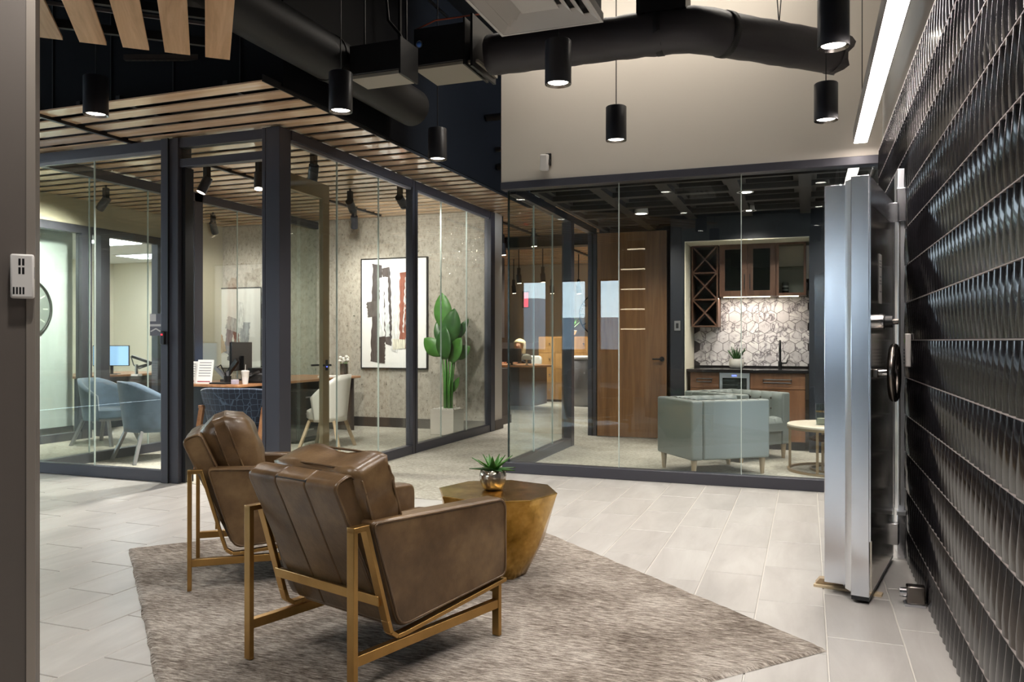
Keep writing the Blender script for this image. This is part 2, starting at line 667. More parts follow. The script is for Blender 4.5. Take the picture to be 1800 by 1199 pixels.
rm = ripple_mesh().mesh('ripple_tile', M_BTILE, 35)
for r in range(-1, 13):
    z = -.03 + RH * (r + .0)
    if z + RH < .02 or z + RH > 2.79:
        continue
    for k in range(-3, 11):
        y = 4.97 - RL * (k + 1)
        if y > -2:
            link('ripple_tile', rm, wr, (.54, y, z))
for r in range(0, 13):
    z = -.03 + RH * r
    for k in range(3):
        y = 4.97 + RL * k
        if z > 2.1 and y < 6.9:
            o = link('ripple_tile', rm, wr, (.54, y, max(z, 2.1)))
js = MB()
for r in range(0, 13):
    z = -.03 + RH * (r + 1)
    js.box(.529, .567, -2, 4.968, z - .002, z + .002)
    if z > 2.27:
        js.box(.529, .567, 4.97, 6.9, z - .002, z + .002)
obj('lit_joint_strip', js, plain('painted_edge_light', '9d938f', .6), wr)  # joint strips coloured pale for the light caught along the tile edges
wr.children[-1]['kind'] = 'stuff'
obj('corner_trim', MB().box(.535, .60, 4.968, 4.974, 0, 2.265), M_DARKBASE, wr)
obj('jamb_tile', MB().box(.53, .75, 6.3, 7.06, 0, 2.1), M_BTILE, wr)
wu = struct('wall_right_upper', 'pale grey painted wall strip above the black tiles', 'wall')
obj('plaster', MB().box(.57, .75, -9, 7.07, 2.79, 4.9), M_GREY, wu)
# vault interior
vr = struct('wall_vault', 'dark interior of the vault behind its open doorway', 'wall')
obj('lining', MB().box(2.2, 2.3, 4.8, 6.5, 0, 2.5).box(.76, 2.3, 4.8, 4.9, 0, 2.5).box(.76, 2.3, 6.4, 6.5, 0, 2.5).box(.76, 2.3, 4.8, 6.5, 2.4, 2.5), M_DARKBASE, vr)

wbk = struct('wall_back', 'street side wall with tall narrow windows behind the camera', 'wall')
mb = MB()
wins = [(-12.2, -11.4), (-10.8, -10.0), (-9.55, -8.75), (-8.3, -7.5), (-7.05, -6.25), (-5.85, -5.03)]
edges = [-13] + [e for w in wins for e in w] + [.75]
for i in range(0, len(edges), 2):
    mb.box(edges[i], edges[i + 1], -9.2, -9, 0, 4.9)
for a, b in wins:
    mb.box(a, b, -9.2, -9, 3.1, 4.9).box(a, b, -9.2, -9, 0, .95)
obj('plaster', mb, M_TAUPE, wbk)
for a, b in wins:
    f = obj('window_frame', MB().box(a, a + .04, -9.12, -9.05, .95, 3.1).box(b - .04, b, -9.12, -9.05, .95, 3.1).box(a + .04, b - .04, -9.12, -9.05, .95, 1.0).box(a + .04, b - .04, -9.12, -9.05, 3.05, 3.1), M_FRAME, wbk)
    obj('pane', MB().box(a + .04, b - .04, -9.09, -9.08, 1.0, 3.05), GLASS, f)
eg = struct('ground_outside', 'grey asphalt and a long low building outside the street windows', 'ground')
obj('asphalt', MB().box(-60, 20, -70, -9.25, -.3, -.1), plain('asphalt', '6d7076', .9), eg)
obj('far_building', MB().box(-60, 10, -60, -50, -.1, 3.2).box(-40, -22, -58, -52, 3.2, 5.0), plain('far_facade', '8d96a3', .9), eg)
wlf = struct('wall_left', 'street side wall with large windows at the far left', 'wall')
obj('plaster', MB().box(-13.2, -13, -9.2, 21, 2.8, 4.9).box(-13.2, -13, -9.2, 21, 0, .5).box(-13.2, -13, -9.2, 1.0, .5, 2.8).box(-13.2, -13, 4.9, 21, .5, 2.8).box(-13.2, -13, 2.85, 3.05, .5, 2.8), M_TAUPE, wlf)
for y0, y1 in ((1.0, 2.85), (3.05, 4.9)):
    obj('pane', MB().box(-13.11, -13.1, y0, y1, .5, 2.8), GLASS, wlf)
whl = struct('wall_hall_end', 'taupe wall closing the far end of the hallway', 'wall')
obj('plaster', MB().box(-13, 1.6, 18, 18.2, 0, 4.9), M_TAUPE, whl)
wcl = struct('ceiling', 'black painted open ceiling deck high above the lobby', 'ceiling')
obj('deck', MB().box(-13.2, 1.8, -9.2, 18.2, 4.8, 5.0), M_BLACK, wcl)
for y in (.6, 2.4, 4.2, 6.0):
    j = MB().box(-3.5, .57, y - .05, y + .05, 4.42, 4.47).box(-3.5, .57, y - .05, y + .05, 4.72, 4.8)
    x = -3.4
    while x < .4:
        j.bar((x, y, 4.46), (x + .22, y, 4.73), .02, .02).bar((x + .22, y, 4.73), (x + .44, y, 4.46), .02, .02)
        x += .44
    obj('joist', j, M_BLACK, wcl)
wxr = struct('wall_hall_right', 'taupe wall on the right of the hallway beyond the lounge', 'wall')
obj('plaster', MB().box(1.5, 1.6, 10.5, 18, 0, 4.9), M_TAUPE, wxr)

# black bulkhead over the offices
bk = struct('ceiling_bulkhead', 'matte black boxed bulkhead above the wooden slat ceiling', 'bulkhead')
obj('front_face', MB().box(-13, -3.52, 4.78, 4.86, 3.075, 4.8), M_BULK, bk)
obj('side_face', MB().box(-3.60, -3.52, 4.86, 10.4, 3.075, 4.8), M_BULK, bk)
for i in range(10):
    x = -3.9 - i * .62
    obj('panel_seam', MB().box(x, x + .012, 4.773, 4.78, 3.075, 4.8), M_BLACK, bk)

# ------------------------------------------------------------ slat ceiling over the offices
sc_ = struct('ceiling_slats', 'warm wooden slat ceiling with black gaps over the glass offices', 'ceiling')
SP, SW, SZ = .2275, .143, 3.05
m1 = MB().box(-2.17, 0, 0, SW, 0, .011).mesh('slat', WOOD_X)
m2 = MB().box(-7.2, 0, 0, SW, 0, .011).mesh('slat', WOOD_X)
m3 = MB().box(-2.5, 0, 0, SW, 0, .011).mesh('slat', WOOD_X)
obj('black_backing', MB().box(-13, -3.6, 4.86, 10.3, 3.16, 3.2).box(-13, -1.5, 10.3, 18, 3.16, 3.2), M_FRAMEB, sc_)
for k in range(59):
    y = 4.575 + SP * k
    right = -3.545 if y < 10.2 else -2.9
    link('slat', m1, sc_, (right, y, SZ))
    link('slat', m2, sc_, (-5.735 if y < 10.2 else -5.09, y, SZ))
    if y > 10.2:
        link('slat', m3, sc_, (-.38, y, SZ))
for x in (-3.9, -4.9, -5.3, -6.6, -8.2):
    obj('carrier', MB().box(x - .02, x + .02, 4.62, 10.2, SZ + .011, SZ + .06), M_FRAMEB, sc_)
obj('edge_trim', MB().box(-3.545, -3.535, 4.575, 10.2, SZ + .0, SZ + .05), M_FRAMEB, sc_)

# angled plank cloud in the front corner
A2 = Vector((.66, -.751, 0))
B2 = Vector((.751, .66, 0))
ac = thing('plank_ceiling_cloud', 'angled run of spaced wooden planks hung high beside the metal column', 'ceiling cloud')
e0 = Vector((-3.468, 4.155, 3.05))
pl = MB().box(-.147, 0, -3.3, 0, 0, .018).mesh('plank', WOOD_A)
ang = math.atan2(B2.y, B2.x)
for k in range(13):
    o = link('plank', pl, ac, e0 - B2 * (.2355 * k))
    o.rotation_euler = (0, 0, ang)
for t, h in ((.1, .02), (.55, .03), (1.6, .03), (2.7, .03)):
    c = e0 + A2 * t
    obj('carrier_rail', MB().bar(c + Vector((0, 0, .06)), c - B2 * 3.0 + Vector((0, 0, .06)), .03, .05), M_BLACK, ac)
    for q in (.3, 2.0):
        p = c - B2 * q
        obj('hanger_rod', MB().bar(p + Vector((0, 0, .08)), p + Vector((0, 0, 1.74)), .008, .008), M_BLACK, ac)
for t in (.03, .3):
    c = e0 + A2 * t
    obj('pale_rail', MB().bar(c + Vector((0, 0, .1)), c - B2 * 3.0 + Vector((0, 0, .1)), .012, .02), M_LEGGREY, ac)  # thin plain grey rails above the planks


# ------------------------------------------------------------ glass walls
def glasswall(root, axis, pos, a0, a1, z0, z1, splits, joints=True):
    """panes along one axis; splits: inner joint positions"""
    ed = [a0] + list(splits) + [a1]
    for i in range(len(ed) - 1):
        p, q = ed[i] + (.002 if i else 0), ed[i + 1] - (.002 if i < len(ed) - 2 else 0)
        m = MB().box(p, q, pos - .006, pos + .006, z0, z1) if axis == 'x' else MB().box(pos - .006, pos + .006, p, q, z0, z1)
        obj('pane', m, GLASS, root)
    for s in splits:
        m = MB().box(s - .0035, s + .0035, pos - .0075, pos + .0075, z0, z1) if axis == 'x' else MB().box(pos - .0075, pos + .0075, s - .0035, s + .0035, z0, z1)
        obj('pane_joint', m, M_JOINT, root)


def U(u, y):
    a = (u - 900) / 1400.
    s_, c_ = math.sin(YAW), math.cos(YAW)
    return y * (-s_ + a * c_) / (c_ + a * s_)


def VX(u, x):
    a = (u - 900) / 1400.
    s_, c_ = math.sin(YAW), math.cos(YAW)
    return x * (c_ + a * s_) / (-s_ + a * c_)


ZT, ZB = 3.03, .10
gf = struct('wall_office_front', 'charcoal framed glass front of the office with the open door', 'glass wall')
Y0 = 5.56
obj('sill', MB().box(-9, -5.33, Y0 - .03, Y0 + .05, 0.0, ZB), M_FRAME, gf, bevel=.004)
obj('header', MB().box(-9, -4.27, Y0 - .03, Y0 + .05, 2.945, ZT), M_FRAME, gf, bevel=.004)
obj('header_lip', MB().box(-9, -5.34, Y0 - .015, Y0 + .02, 2.915, 2.945), M_LEGGREY, gf)
obj('post', MB().box(-5.338, -5.26, Y0 - .06, Y0 + .12, 0, ZT).box(-5.262, -5.16, Y0 - .045, Y0 + .12, 0, ZT), M_FRAME, gf, bevel=.004)
obj('post_groove', MB().box(-5.262, -5.256, Y0 - .062, Y0, 0, ZT), M_FRAMEB, gf)
obj('post', MB().box(-4.27, -4.235, Y0 - .05, Y0 + .1, 0, ZT).box(-4.228, -4.09, Y0 - .055, Y0 + .1, 0, ZT), M_FRAME, gf, bevel=.004)
obj('post_groove', MB().box(-4.236, -4.226, Y0 - .04, Y0 + .05, 0, ZT), M_FRAMEB, gf)
obj('transom', MB().box(-5.16, -4.27, Y0 - .03, Y0 + .05, 2.775, 2.845), M_FRAME, gf, bevel=.004)
obj('door_stop', MB().box(-5.16, -5.12, Y0 + .0, Y0 + .1, 0, 2.775), M_FRAMEB, gf)
glasswall(gf, 'x', Y0 + .01, -5.16, -4.27, 2.845, 2.945, [])
glasswall(gf, 'x', Y0 + .01, -8.9, -5.338, ZB, 2.945, [U(165, Y0), -7.6])
obj('card_reader', MB().box(-5.325, -5.278, Y0 - .085, Y0 - .058, 1.22, 1.335), M_BLKPL, gf, bevel=.006)
obj('reader_lamp', MB().box(-5.31, -5.294, Y0 - .088, Y0 - .083, 1.30, 1.312), M_RED, gf)

XS = -4.12
gs = struct('wall_office_side', 'charcoal framed glass side wall of the office along the carpeted hallway', 'glass wall')
Y1 = 10.25
obj('sill', MB().box(XS - .04, XS + .04, Y0 + .1, Y1, 0, ZB), M_FRAME, gs, bevel=.004)
obj('header', MB().box(XS - .04, XS + .04, Y0 + .1, Y1, 2.945, ZT), M_FRAME, gs, bevel=.004)
obj('header_lip', MB().box(XS - .015, XS + .02, Y0 + .1, Y1, 2.92, 2.945), M_LEGGREY, gs)
ym = VX(724, XS)
obj('post', MB().box(XS - .045, XS + .045, ym - .06, ym + .06, 0, ZT), M_FRAME, gs, bevel=.004)
obj('post_groove', MB().box(XS - .0, XS + .047, ym - .006, ym + .006, 0, ZT), M_FRAMEB, gs)
obj('post', MB().box(XS - .05, XS + .05, Y1 - .1, Y1 + .05, 0, ZT), M_FRAME, gs, bevel=.004)
glasswall(gs, 'y', XS, Y0 + .1, ym - .06, ZB, 2.945, [VX(592, XS), VX(665, XS)])
glasswall(gs, 'y', XS, ym + .06, Y1 - .1, ZB, 2.945, [VX(775, XS), VX(820, XS)])

XM = -6.92
gm = struct('wall_office_divider', 'glass divider between the two offices with a dark header', 'glass wall')
obj('sill', MB().box(XM - .04, XM + .04, Y0 + .06, 10.2, 0, ZB), M_FRAME, gm)
obj('header', MB().box(XM - .04, XM + .04, Y0 + .06, 10.2, 2.93, ZT), M_FRAME, gm)
yd = VX(345, XM)
obj('post', MB().box(XM - .04, XM + .04, yd - .07, yd + .07, 0, ZT), M_FRAME, gm, bevel=.004)
glasswall(gm, 'y', XM, Y0 + .06, yd - .07, ZB, 2.93, [VX(157, XM), VX(260, XM)])
glasswall(gm, 'y', XM, yd + .07, 10.2, ZB, 2.93, [VX(417, XM)])

XF = -8.7
gx = struct('wall_far_office', 'dark framed glazed partition at the back of the second office', 'glass wall')
obj('upper_wall', MB().box(XF - .05, XF + .05, Y0 + .05, 10.2, 2.72, 3.05), M_BEIGE, gx)
obj('header', MB().box(XF - .05, XF + .06, Y0 + .05, 9.1, 2.62, 2.72), M_FRAME, gx)
ya, yb, yc = VX(150, XF), VX(176, XF), VX(277, XF)
obj('post', MB().box(XF - .05, XF + .06, ya - .1, ya + .05, 0, 2.62), M_FRAME, gx)
obj('post', MB().box(XF - .05, XF + .06, yb - .04, yb + .1, 0, 2.62), M_FRAME, gx)
obj('post', MB().box(XF - .05, XF + .06, yc - .06, yc + .06, 0, 2.62), M_FRAME, gx)
obj('sill', MB().box(XF - .05, XF + .05, Y0 + .05, ya - .1, 0, .1), M_FRAME, gx)
glasswall(gx, 'y', XF, Y0 + .05, ya - .1, .1, 2.62, [])
obj('upper_wall', MB().box(XF - .05, XF + .05, yc + .06, 10.2, 0, 2.72), M_BEIGE, gx)
wp = struct('wall_clock', 'pale green white wall carrying the round clock', 'wall')
obj('plaster', MB().box(-9.32, -9.22, 5.6, 7.95, 0, 3.1), M_PALE, wp)
obj('baseboard', MB().box(-9.22, -9.2, 5.6, 7.95, 0, .12), M_DARKBASE, wp)
wc = struct('wall_cream', 'cream coloured walls of the far left office', 'wall')
obj('plaster', MB().box(-12.4, -12.3, 5.6, 12, 0, 3.1).box(-12.4, -8.65, 11.5, 11.6, 0, 3.1), M_CREAM, wc)
cl2 = struct('ceiling_far_office', 'white acoustic tile ceiling of the far left office', 'ceiling')
obj('ceiling_panel', MB().box(-12.4, -8.76, 5.6, 11.6, 2.71, 2.75), M_CEILT, cl2)
wo = struct('wall_office_back', 'textured grey beige plaster wall at the back of the offices', 'wall')
obj('plaster', MB().box(-8.65, -4.13, 10.2, 10.45, 0, 3.05), M_CONC, wo)
obj('baseboard', MB().box(-8.65, -4.16, 10.18, 10.2, 0, .14), M_DARKBASE, wo)
obj('end_panel', MB().box(-4.13, -4.09, 10.33, 10.62, .14, 3.05), M_TAUPE, wo)
obj('end_baseboard', MB().box(-4.14, -4.075, 10.32, 10.64, 0, .14), M_DKTAUPE, wo)

YL = 7.12
gl_ = struct('wall_lounge_front', 'frameless glass front of the lounge under a dark beam', 'glass wall')
obj('beam', MB().box(-2.73, .55, YL - .07, YL + .06, 2.685, 2.755), M_FRAME, gl_, bevel=.004)
obj('sill', MB().box(-2.72, .55, YL - .06, YL + .04, 0, ZB), M_FRAME, gl_, bevel=.006)
glasswall(gl_, 'x', YL, -2.67, .54, ZB, 2.685, [U(1088, YL), U(1303, YL)])
obj('corner_joint', MB().box(-2.68, -2.665, YL - .008, YL + .008, ZB, 2.685), M_JOINTD, gl_)
gk = struct('wall_lounge_side', 'glass side wall of the lounge with the open oak door', 'glass wall')
XL = -2.67
obj('sill', MB().box(XL - .05, XL + .05, YL + .04, 9.2, 0, ZB), M_FRAME, gk)
obj('header', MB().box(XL - .04, XL + .05, YL + .06, 10.3, 2.66, 2.74), M_FRAME, gk)
glasswall(gk, 'y', XL, YL + .01, 9.08, ZB, 2.66, [VX(938, XL), VX(971, XL)])
obj('post', MB().box(-2.735, -2.615, 9.08, 9.2, 0, 2.66), M_FRAME, gk, bevel=.004)
obj('post', MB().box(-2.715, -2.595, 10.2, 10.32, 0, 2.66), M_FRAME, gk, bevel=.004)
obj('post_groove', MB().box(-2.66, -2.645, 10.19, 10.21, 0, 2.66), M_FRAMEB, gk)

wlb = struct('wall_lounge_back', 'dark navy back wall of the lounge around the kitchen niche', 'wall')
obj('plaster', MB().box(-2.6, -1.36, 10.36, 10.5, 0, 2.8).box(-1.52, -1.352, 9.5, 10.36, 0, 2.8).box(.02, 1.5, 9.5, 10.4, 0, 2.8).box(-1.352, .02, 9.5, 10.4, 2.42, 2.8).box(1.4, 1.5, 7.2, 9.5, 0, 2.8), M_NAVY, wlb)
obj('niche_lining', MB().box(-1.352, -1.342, 9.49, 10.25, 0, 2.42).box(-1.342, .02, 9.49, 10.25, 2.408, 2.42), M_CREAM, wlb)
clg = struct('ceiling_lounge', 'dark coffered ceiling of the lounge', 'ceiling')
obj('slab', MB().box(-2.66, 1.5, 7.2, 10.5, 2.86, 2.95), M_COFFER, clg)
cs = .62
cof = MB()
cof.box(0, cs, 0, .055, -.18, 0).box(0, cs, cs - .055, cs, -.18, 0).box(0, .055, .055, cs - .055, -.18, 0).box(cs - .055, cs, .055, cs - .055, -.18, 0)
cof.box(.055, cs - .055, .055, .1, -.13, 0).box(.055, cs - .055, cs - .1, cs - .055, -.13, 0).box(.055, .1, .1, cs - .1, -.13, 0).box(cs - .1, cs - .055, .1, cs - .1, -.13, 0)
cof.box(.1, cs - .1, .1, .14, -.08, 0).box(.1, cs - .1, cs - .14, cs - .1, -.08, 0).box(.1, .14, .14, cs - .14, -.08, 0).box(cs - .14, cs - .1, .14, cs - .14, -.08, 0)
cofm = cof.mesh('coffer', M_COFFER)
cofp = MB().box(.14, cs - .14, .14, cs - .14, -.05, 0).mesh('coffer_panel', M_COFFER2)
for i in range(6):
    for j in range(5):
        o = link('coffer', cofm, clg, (-2.5 + i * cs, 7.25 + j * cs, 2.86))
        link('coffer_panel', cofp, o)


def rounded(poly, r, n=4):
    out = []
    m = len(poly)
    for i in range(m):
        p0, p, p1 = Vector(poly[i - 1]), Vector(poly[i]), Vector(poly[(i + 1) % m])
        a, b = (p0 - p).normalized(), (p1 - p).normalized()
        rr = r[i] if isinstance(r, (list, tuple)) else r
        rr = min(rr, (p0 - p).length * .45, (p1 - p).length * .45)
        for k in range(n + 1):
            t = k / n
            q = (p + a * rr) * (1 - t) ** 2 + p * 2 * t * (1 - t) + (p + b * rr) * t ** 2
            out.append((q.x, q.y))
    return out


# ------------------------------------------------------------ foreground column and its sensor
def ray(u, v):
    a = (u - 900) / 1400.
    s_, c_ = math.sin(YAW), math.cos(YAW)
    return Vector((-s_ + a * c_, c_ + a * s_, -(v - 600) / 1400.))


col_root = struct('column', 'grey brown metal clad column edge close beside the camera', 'column')
N1 = Vector((.749, -.663, 0))
T1 = Vector((.663, .749, 0))
p0 = ray(61.5, 600) * 2.05
p0.z = 0
s_b = .25
mb = MB()
corner = [p0, p0 - T1 * .7, p0 - T1 * .7 - N1 * s_b, p0 - N1 * s_b]
mb.add([c + Vector((0, 0, z)) for z in (0, 4.8) for c in corner], [(3, 2, 1, 0), (4, 5, 6, 7), (0, 1, 5, 4), (1, 2, 6, 5), (2, 3, 7, 6), (3, 0, 4, 7)])
obj('cladding', mb, M_COLUMN, col_root, bevel=.004)
obj('edge_trim', MB().add([p0 - T1 * a + N1 * o_ + Vector((0, 0, z)) for z in (0, 4.8) for a, o_ in ((.019, .001), (.019, .004), (-.001, .004), (-.001, .001))], [(3, 2, 1, 0), (4, 5, 6, 7), (0, 1, 5, 4), (1, 2, 6, 5), (2, 3, 7, 6), (3, 0, 4, 7)]), M_COLUMNE, col_root)
sp = p0 + N1 * .004 - T1 * .0265 + Vector((0, 0, 1.25 + (600 - 488) / 1400 * 2.05))
sn = thing('wall_sensor', 'white slotted room sensor mounted on the edge of the metal column', 'sensor', sp + N1 * .0, math.atan2(T1.y, T1.x))
# local: x along T1, -y outwards
obj('housing', MB().box(-.026, .026, -.026, 0, -.056, .056), M_WHITE, sn, bevel=.005)
sl = MB()
for i in range(2):
    for z in (.022, .044):
        sl.box(-.008 + i * .008, -.003 + i * .008, -.0265, -.025, z - .017, z)
for i in range(4):
    sl.box(-.02 + i * .007, -.016 + i * .007, -.0265, -.025, -.046, -.028)
obj('slots', sl, M_BLKPL, sn)['kind'] = 'stuff'
obj('side_window', MB().box(.0255, .0265, -.02, -.006, -.005, .024), M_INK, sn)

# ------------------------------------------------------------ rug
rg = link('rug', None)
ra, rb = Vector((.749, -.663, 0)), Vector((.663, .749, 0))
A0 = Vector((-3.80, 3.665, 0))


def rugfn(s, t):
    e = min(s * 3.036, (1 - s) * 3.036, t * 2.402, (1 - t) * 2.402)
    z = .016 if e > .02 else .013
    p = A0 + ra * (3.045 * s) + rb * (2.402 * t)
    if e < 1e-6:
        z = .001
    j = random.uniform(-.003, .003)
    return (p.x + j, p.y + j, z + random.uniform(-.001, .001))


ss = [0, .004, .012] + [i / 60 for i in range(1, 60)] + [.988, .996, 1]
m = MB()
n = len(ss)
m.v = [rugfn(a, b) for b in ss for a in ss]
m.f = [(j * n + i, j * n + i + 1, (j + 1) * n + i + 1, (j + 1) * n + i) for j in range(n - 1) for i in range(n - 1)]
bpy.data.objects.remove(rg)
rug = obj('rug', m, M_RUG, None, True)
tag(rug, 'brown and cream flecked woven rug under the leather armchairs', 'rug')


# ------------------------------------------------------------ leather armchairs
def cushion(cx, cy, cz, w, d, h, tilt, seed, puff=.5, edge=.62):
    """soft box cushion, w along x, h along z, d thickness along y"""
    rnd = random.Random(seed)
    ph = [rnd.uniform(0, 6.28) for _ in range(6)]
    bm = bmesh.new()
    bmesh.ops.create_cube(bm, size=2)
    bmesh.ops.subdivide_edges(bm, edges=bm.edges[:], cuts=9, use_grid_fill=True)
    M = Matrix.Translation((cx, cy, cz)) @ Matrix.Rotation(tilt, 4, 'X')
    for v in bm.verts:
        x, y, z = v.co
        fx = max(0, 1 - abs(x) ** 3.6)
        fz = max(0, 1 - abs(z) ** 3.6)
        fy = max(0, 1 - abs(y) ** 3)
        th = (edge + (1 - edge) * (fx * fz) ** puff)
        wr_ = .012 * math.sin(5 * x + 3 * z + ph[0]) + .008 * math.sin(8 * z - 4 * x + ph[1])
        q = Vector((x * w / 2 * (1 - .05 * abs(z) ** 2 * 0 + .02 * fz * math.sin(9 * z + ph[3])), y * d / 2 * th + (wr_ * (1 if y > 0 else -1) * (1 if abs(y) > .9 else 0)) * .55,
                    z * h / 2 * (1 - .05 * (1 - fx)) + .008 * math.sin(5 * x + ph[4]) * abs(z)))
        v.co = M @ q
    me = bpy.data.meshes.new('cushion')
    bm.to_mesh(me)
    bm.free()
    me.polygons.foreach_set('use_smooth', [True] * len(me.polygons))
    me.materials.append(M_LEATHER)
    # piping around both faces
    pts = []
    for sy in (-1, 1):
        loop = []
        for k in range(40):
            a = 2 * PI * k / 40
            x = max(-1, min(1, 1.25 * math.cos(a)))
            z = max(-1, min(1, 1.25 * math.sin(a)))
            th = edge
            loop.append(M @ Vector((x * w / 2 * 1.0, sy * d / 2 * th * 1.0, z * h / 2 * (1 - .05 * abs(x) ** 3.2))))
        loop.append(loop[0])
        pts.append(loop)
    return me, pts


def leather_chair(label, loc, rz, pil, seedn, edge):
    t = thing('leather_armchair', label, 'armchair', loc, rz, 'leather armchairs on the rug')
    for s in (-1, 1):
        x = .30 * s
        f = 'frame_side'
        W_, T_ = .036, .02
        leg_r = MB().bar((x, 0, 0), (x, 0, .585), W_, T_, (0, 1, 0))
        obj('leg', leg_r, M_BRASS, t, bevel=.002)
        obj('leg', MB().bar((x, .785, 0), (x, .785, .225), W_, T_, (0, 1, 0)), M_BRASS, t, bevel=.002)
        fr = MB().bar((x, -.010, .585), (x, .062, .585), W_, T_)
        path = [(.053, .588), (.155, .235), (.17, .19), (.20, .168), (.235, .168), (.83, .225)]
        for i in range(len(path) - 1):
            fr.bar((x, path[i][0], path[i][1]), (x, path[i + 1][0], path[i + 1][1]), W_, .016, (0, 0, 1) if i else (0, 1, 0))
        obj('frame_rail', fr, M_BRASS, t, bevel=.002)
        obj('stretcher', MB().bar((x, .005, .135), (x, .785, .135), .03, .036), M_BRASS, t, bevel=.002)
        obj('tie_bar', MB().box(x - .004, x + .004, .25, .265, .15, .17), M_BRASS, t)
        poly = rounded([(.075, .60), (.205, .19), (.835, .24), (.835, .572)], [.03, .05, .03, .045], 5)
        xi = x - .030 * s + (.0 if s > 0 else 0)
        a = obj('arm', MB().prism(poly, (.225 if s > 0 else -.312, 0, 0), (0, 1, 0), (0, 0, 1), (1, 0, 0), .087), M_LEATHER, t, bevel=.012, seg=3)
        ring = [(.313 * s, p[0], p[1]) for p in rounded([(.083, .592), (.211, .2), (.827, .248), (.827, .564)], [.03, .05, .03, .045], 5)]
        obj('piping', MB().tube(ring + [ring[0]], .0045, 6, False), M_LEATHER, a, True)
    obj('cross_bar', MB().box(-.3, .3, .118, .136, .292, .328), M_BRASS, t, bevel=.002)
    obj('cross_bar', MB().box(-.3, .3, .775, .79, .18, .22), M_BRASS, t, bevel=.002)
    # back slab: three stitched panels, leaning
    def slab(x0, x1):
        prof = rounded([(.195, .20), (-.045, .735), (.045, .775), (.285, .25)], [.02, .035, .035, .02], 5)
        return MB().prism(prof, (x0, 0, 0), (0, 1, 0), (0, 0, 1), (1, 0, 0), x1 - x0)
    for x0, x1 in ((-.25, -.0855), (-.0835, .0835), (.0855, .25)):
        obj('back_panel', slab(x0, x1), M_LEATHER, t, bevel=.006, seg=2)
    obj('back_seam', MB().prism([(.2, .21), (-.034, .735), (.04, .765), (.28, .255)], (-.088, 0, 0), (0, 1, 0), (0, 0, 1), (1, 0, 0), .176), M_BLKPL, t)
    for sx in (-1, 1):
        pp = [(sx * .252, y, z) for y, z in rounded([(.205, .21), (-.038, .735), (.043, .768), (.278, .255)], [.02, .035, .035, .02], 5)]
        obj('piping', MB().tube(pp + [pp[0]], .0045, 6, False), M_LEATHER, t, True)
    obj('seat_base', MB().prism(rounded([(.2, .19), (.82, .235), (.82, .34), (.24, .30)], .02, 3), (-.222, 0, 0), (0, 1, 0), (0, 0, 1), (1, 0, 0), .444), M_LEATHER, t, bevel=.01)
    me, pts = cushion(0, .53, .375, .45, .17, .62, math.radians(-84), seedn + 5, .35)
    sc = link('seat_cushion', me, t)
    me, pts = cushion(*pil, seedn, .5, edge)
    bc = link('back_cushion', me, t)
    for lp in pts:
        obj('piping', MB().tube(lp, .0045, 6, False), M_LEATHER, bc, True)
    return t


leather_chair('brown leather armchair with bronze bar frame seen from behind, closer to the camera', (-1.742, 2.45, .0185), math.atan2(.954, .30) - PI / 2,
              (.03, .16, .655, .50, .20, .31, math.radians(18)), 3, .66)
leather_chair('brown leather armchair with bronze bar frame seen side on, behind the other armchair', (-3.045, 3.37, .0185), math.atan2(.618, .786) - PI / 2,
              (-.02, .19, .655, .46, .29, .38, math.radians(20)), 11, .22)

# ------------------------------------------------------------ brass faceted table with succulent
TC = Vector((0, 0, 0)) + ray(874, 600) * 4.24
tb = thing('faceted_side_table', 'faceted antique brass drum table tapering to the rug', 'side table', (TC.x, TC.y, .0185), .12)
n = 8
prof = [(.06, 0), (.155, 0), (.255, .17), (.315, .405), (.325, .432)]
vs, fs = [], []
for r, z in prof:
    for k in range(n):
        a = 2 * PI * k / n + (PI / n if z in (.17,) else 0)
        vs.append((r * math.cos(a), r * math.sin(a), z))
m = MB()
for i in range(len(prof) - 1):
    for k in range(n):
        k2 = (k + 1) % n
        A, B, Cc, D = i * n + k, i * n + k2, (i + 1) * n + k2, (i + 1) * n + k
        if i == 1:
            fs += [(A, B, D), (B, Cc, D)]
        elif i == 2:
            fs += [(A, Cc, D), (A, B, Cc)]
        else:
            fs.append((A, B, Cc, D))
m.v, m.f = vs, fs
m.f.append(tuple(range(n))[::-1])
obj('body', m, M_TBRASS, tb, bevel=.003)
top = MB()
top.lathe([(.325, .432), (.325, .436), (.318, .438)], 8)
obj('top', top, M_TBRASS, tb)


def leaf(m, base_, dirv, L, w, droop, fold=.25, n=6, up=Vector((0, 0, 1)), shape=None):
    """blade leaf; shape(t) -> half-width factor"""
    d = Vector(dirv).normalized()
    side = d.cross(up)
    if side.length < 1e-3:
        side = Vector((1, 0, 0))
    side.normalize()
    nrm = side.cross(d).normalized()
    b = Vector(base_)
    vs = []
    for i in range(n + 1):
        t = i / n
        c = b + d * (L * t) + Vector((0, 0, -1)) * (droop * L * t * t)
        hw = w * (shape(t) if shape else (1 - t) ** .6 * (.6 + .8 * t) + .0)
        vs += [c - side * hw + nrm * (hw * fold), c, c + side * hw + nrm * (hw * fold)]
    fs = []
    for i in range(n):
        a = i * 3
        fs += [(a, a + 1, a + 4, a + 3), (a + 1, a + 2, a + 5, a + 4)]
    return m.add(vs, fs)


def thick(o, t):
    md = o.modifiers.new('thickness', 'SOLIDIFY')
    md.thickness = t
    md.offset = 0
    return o


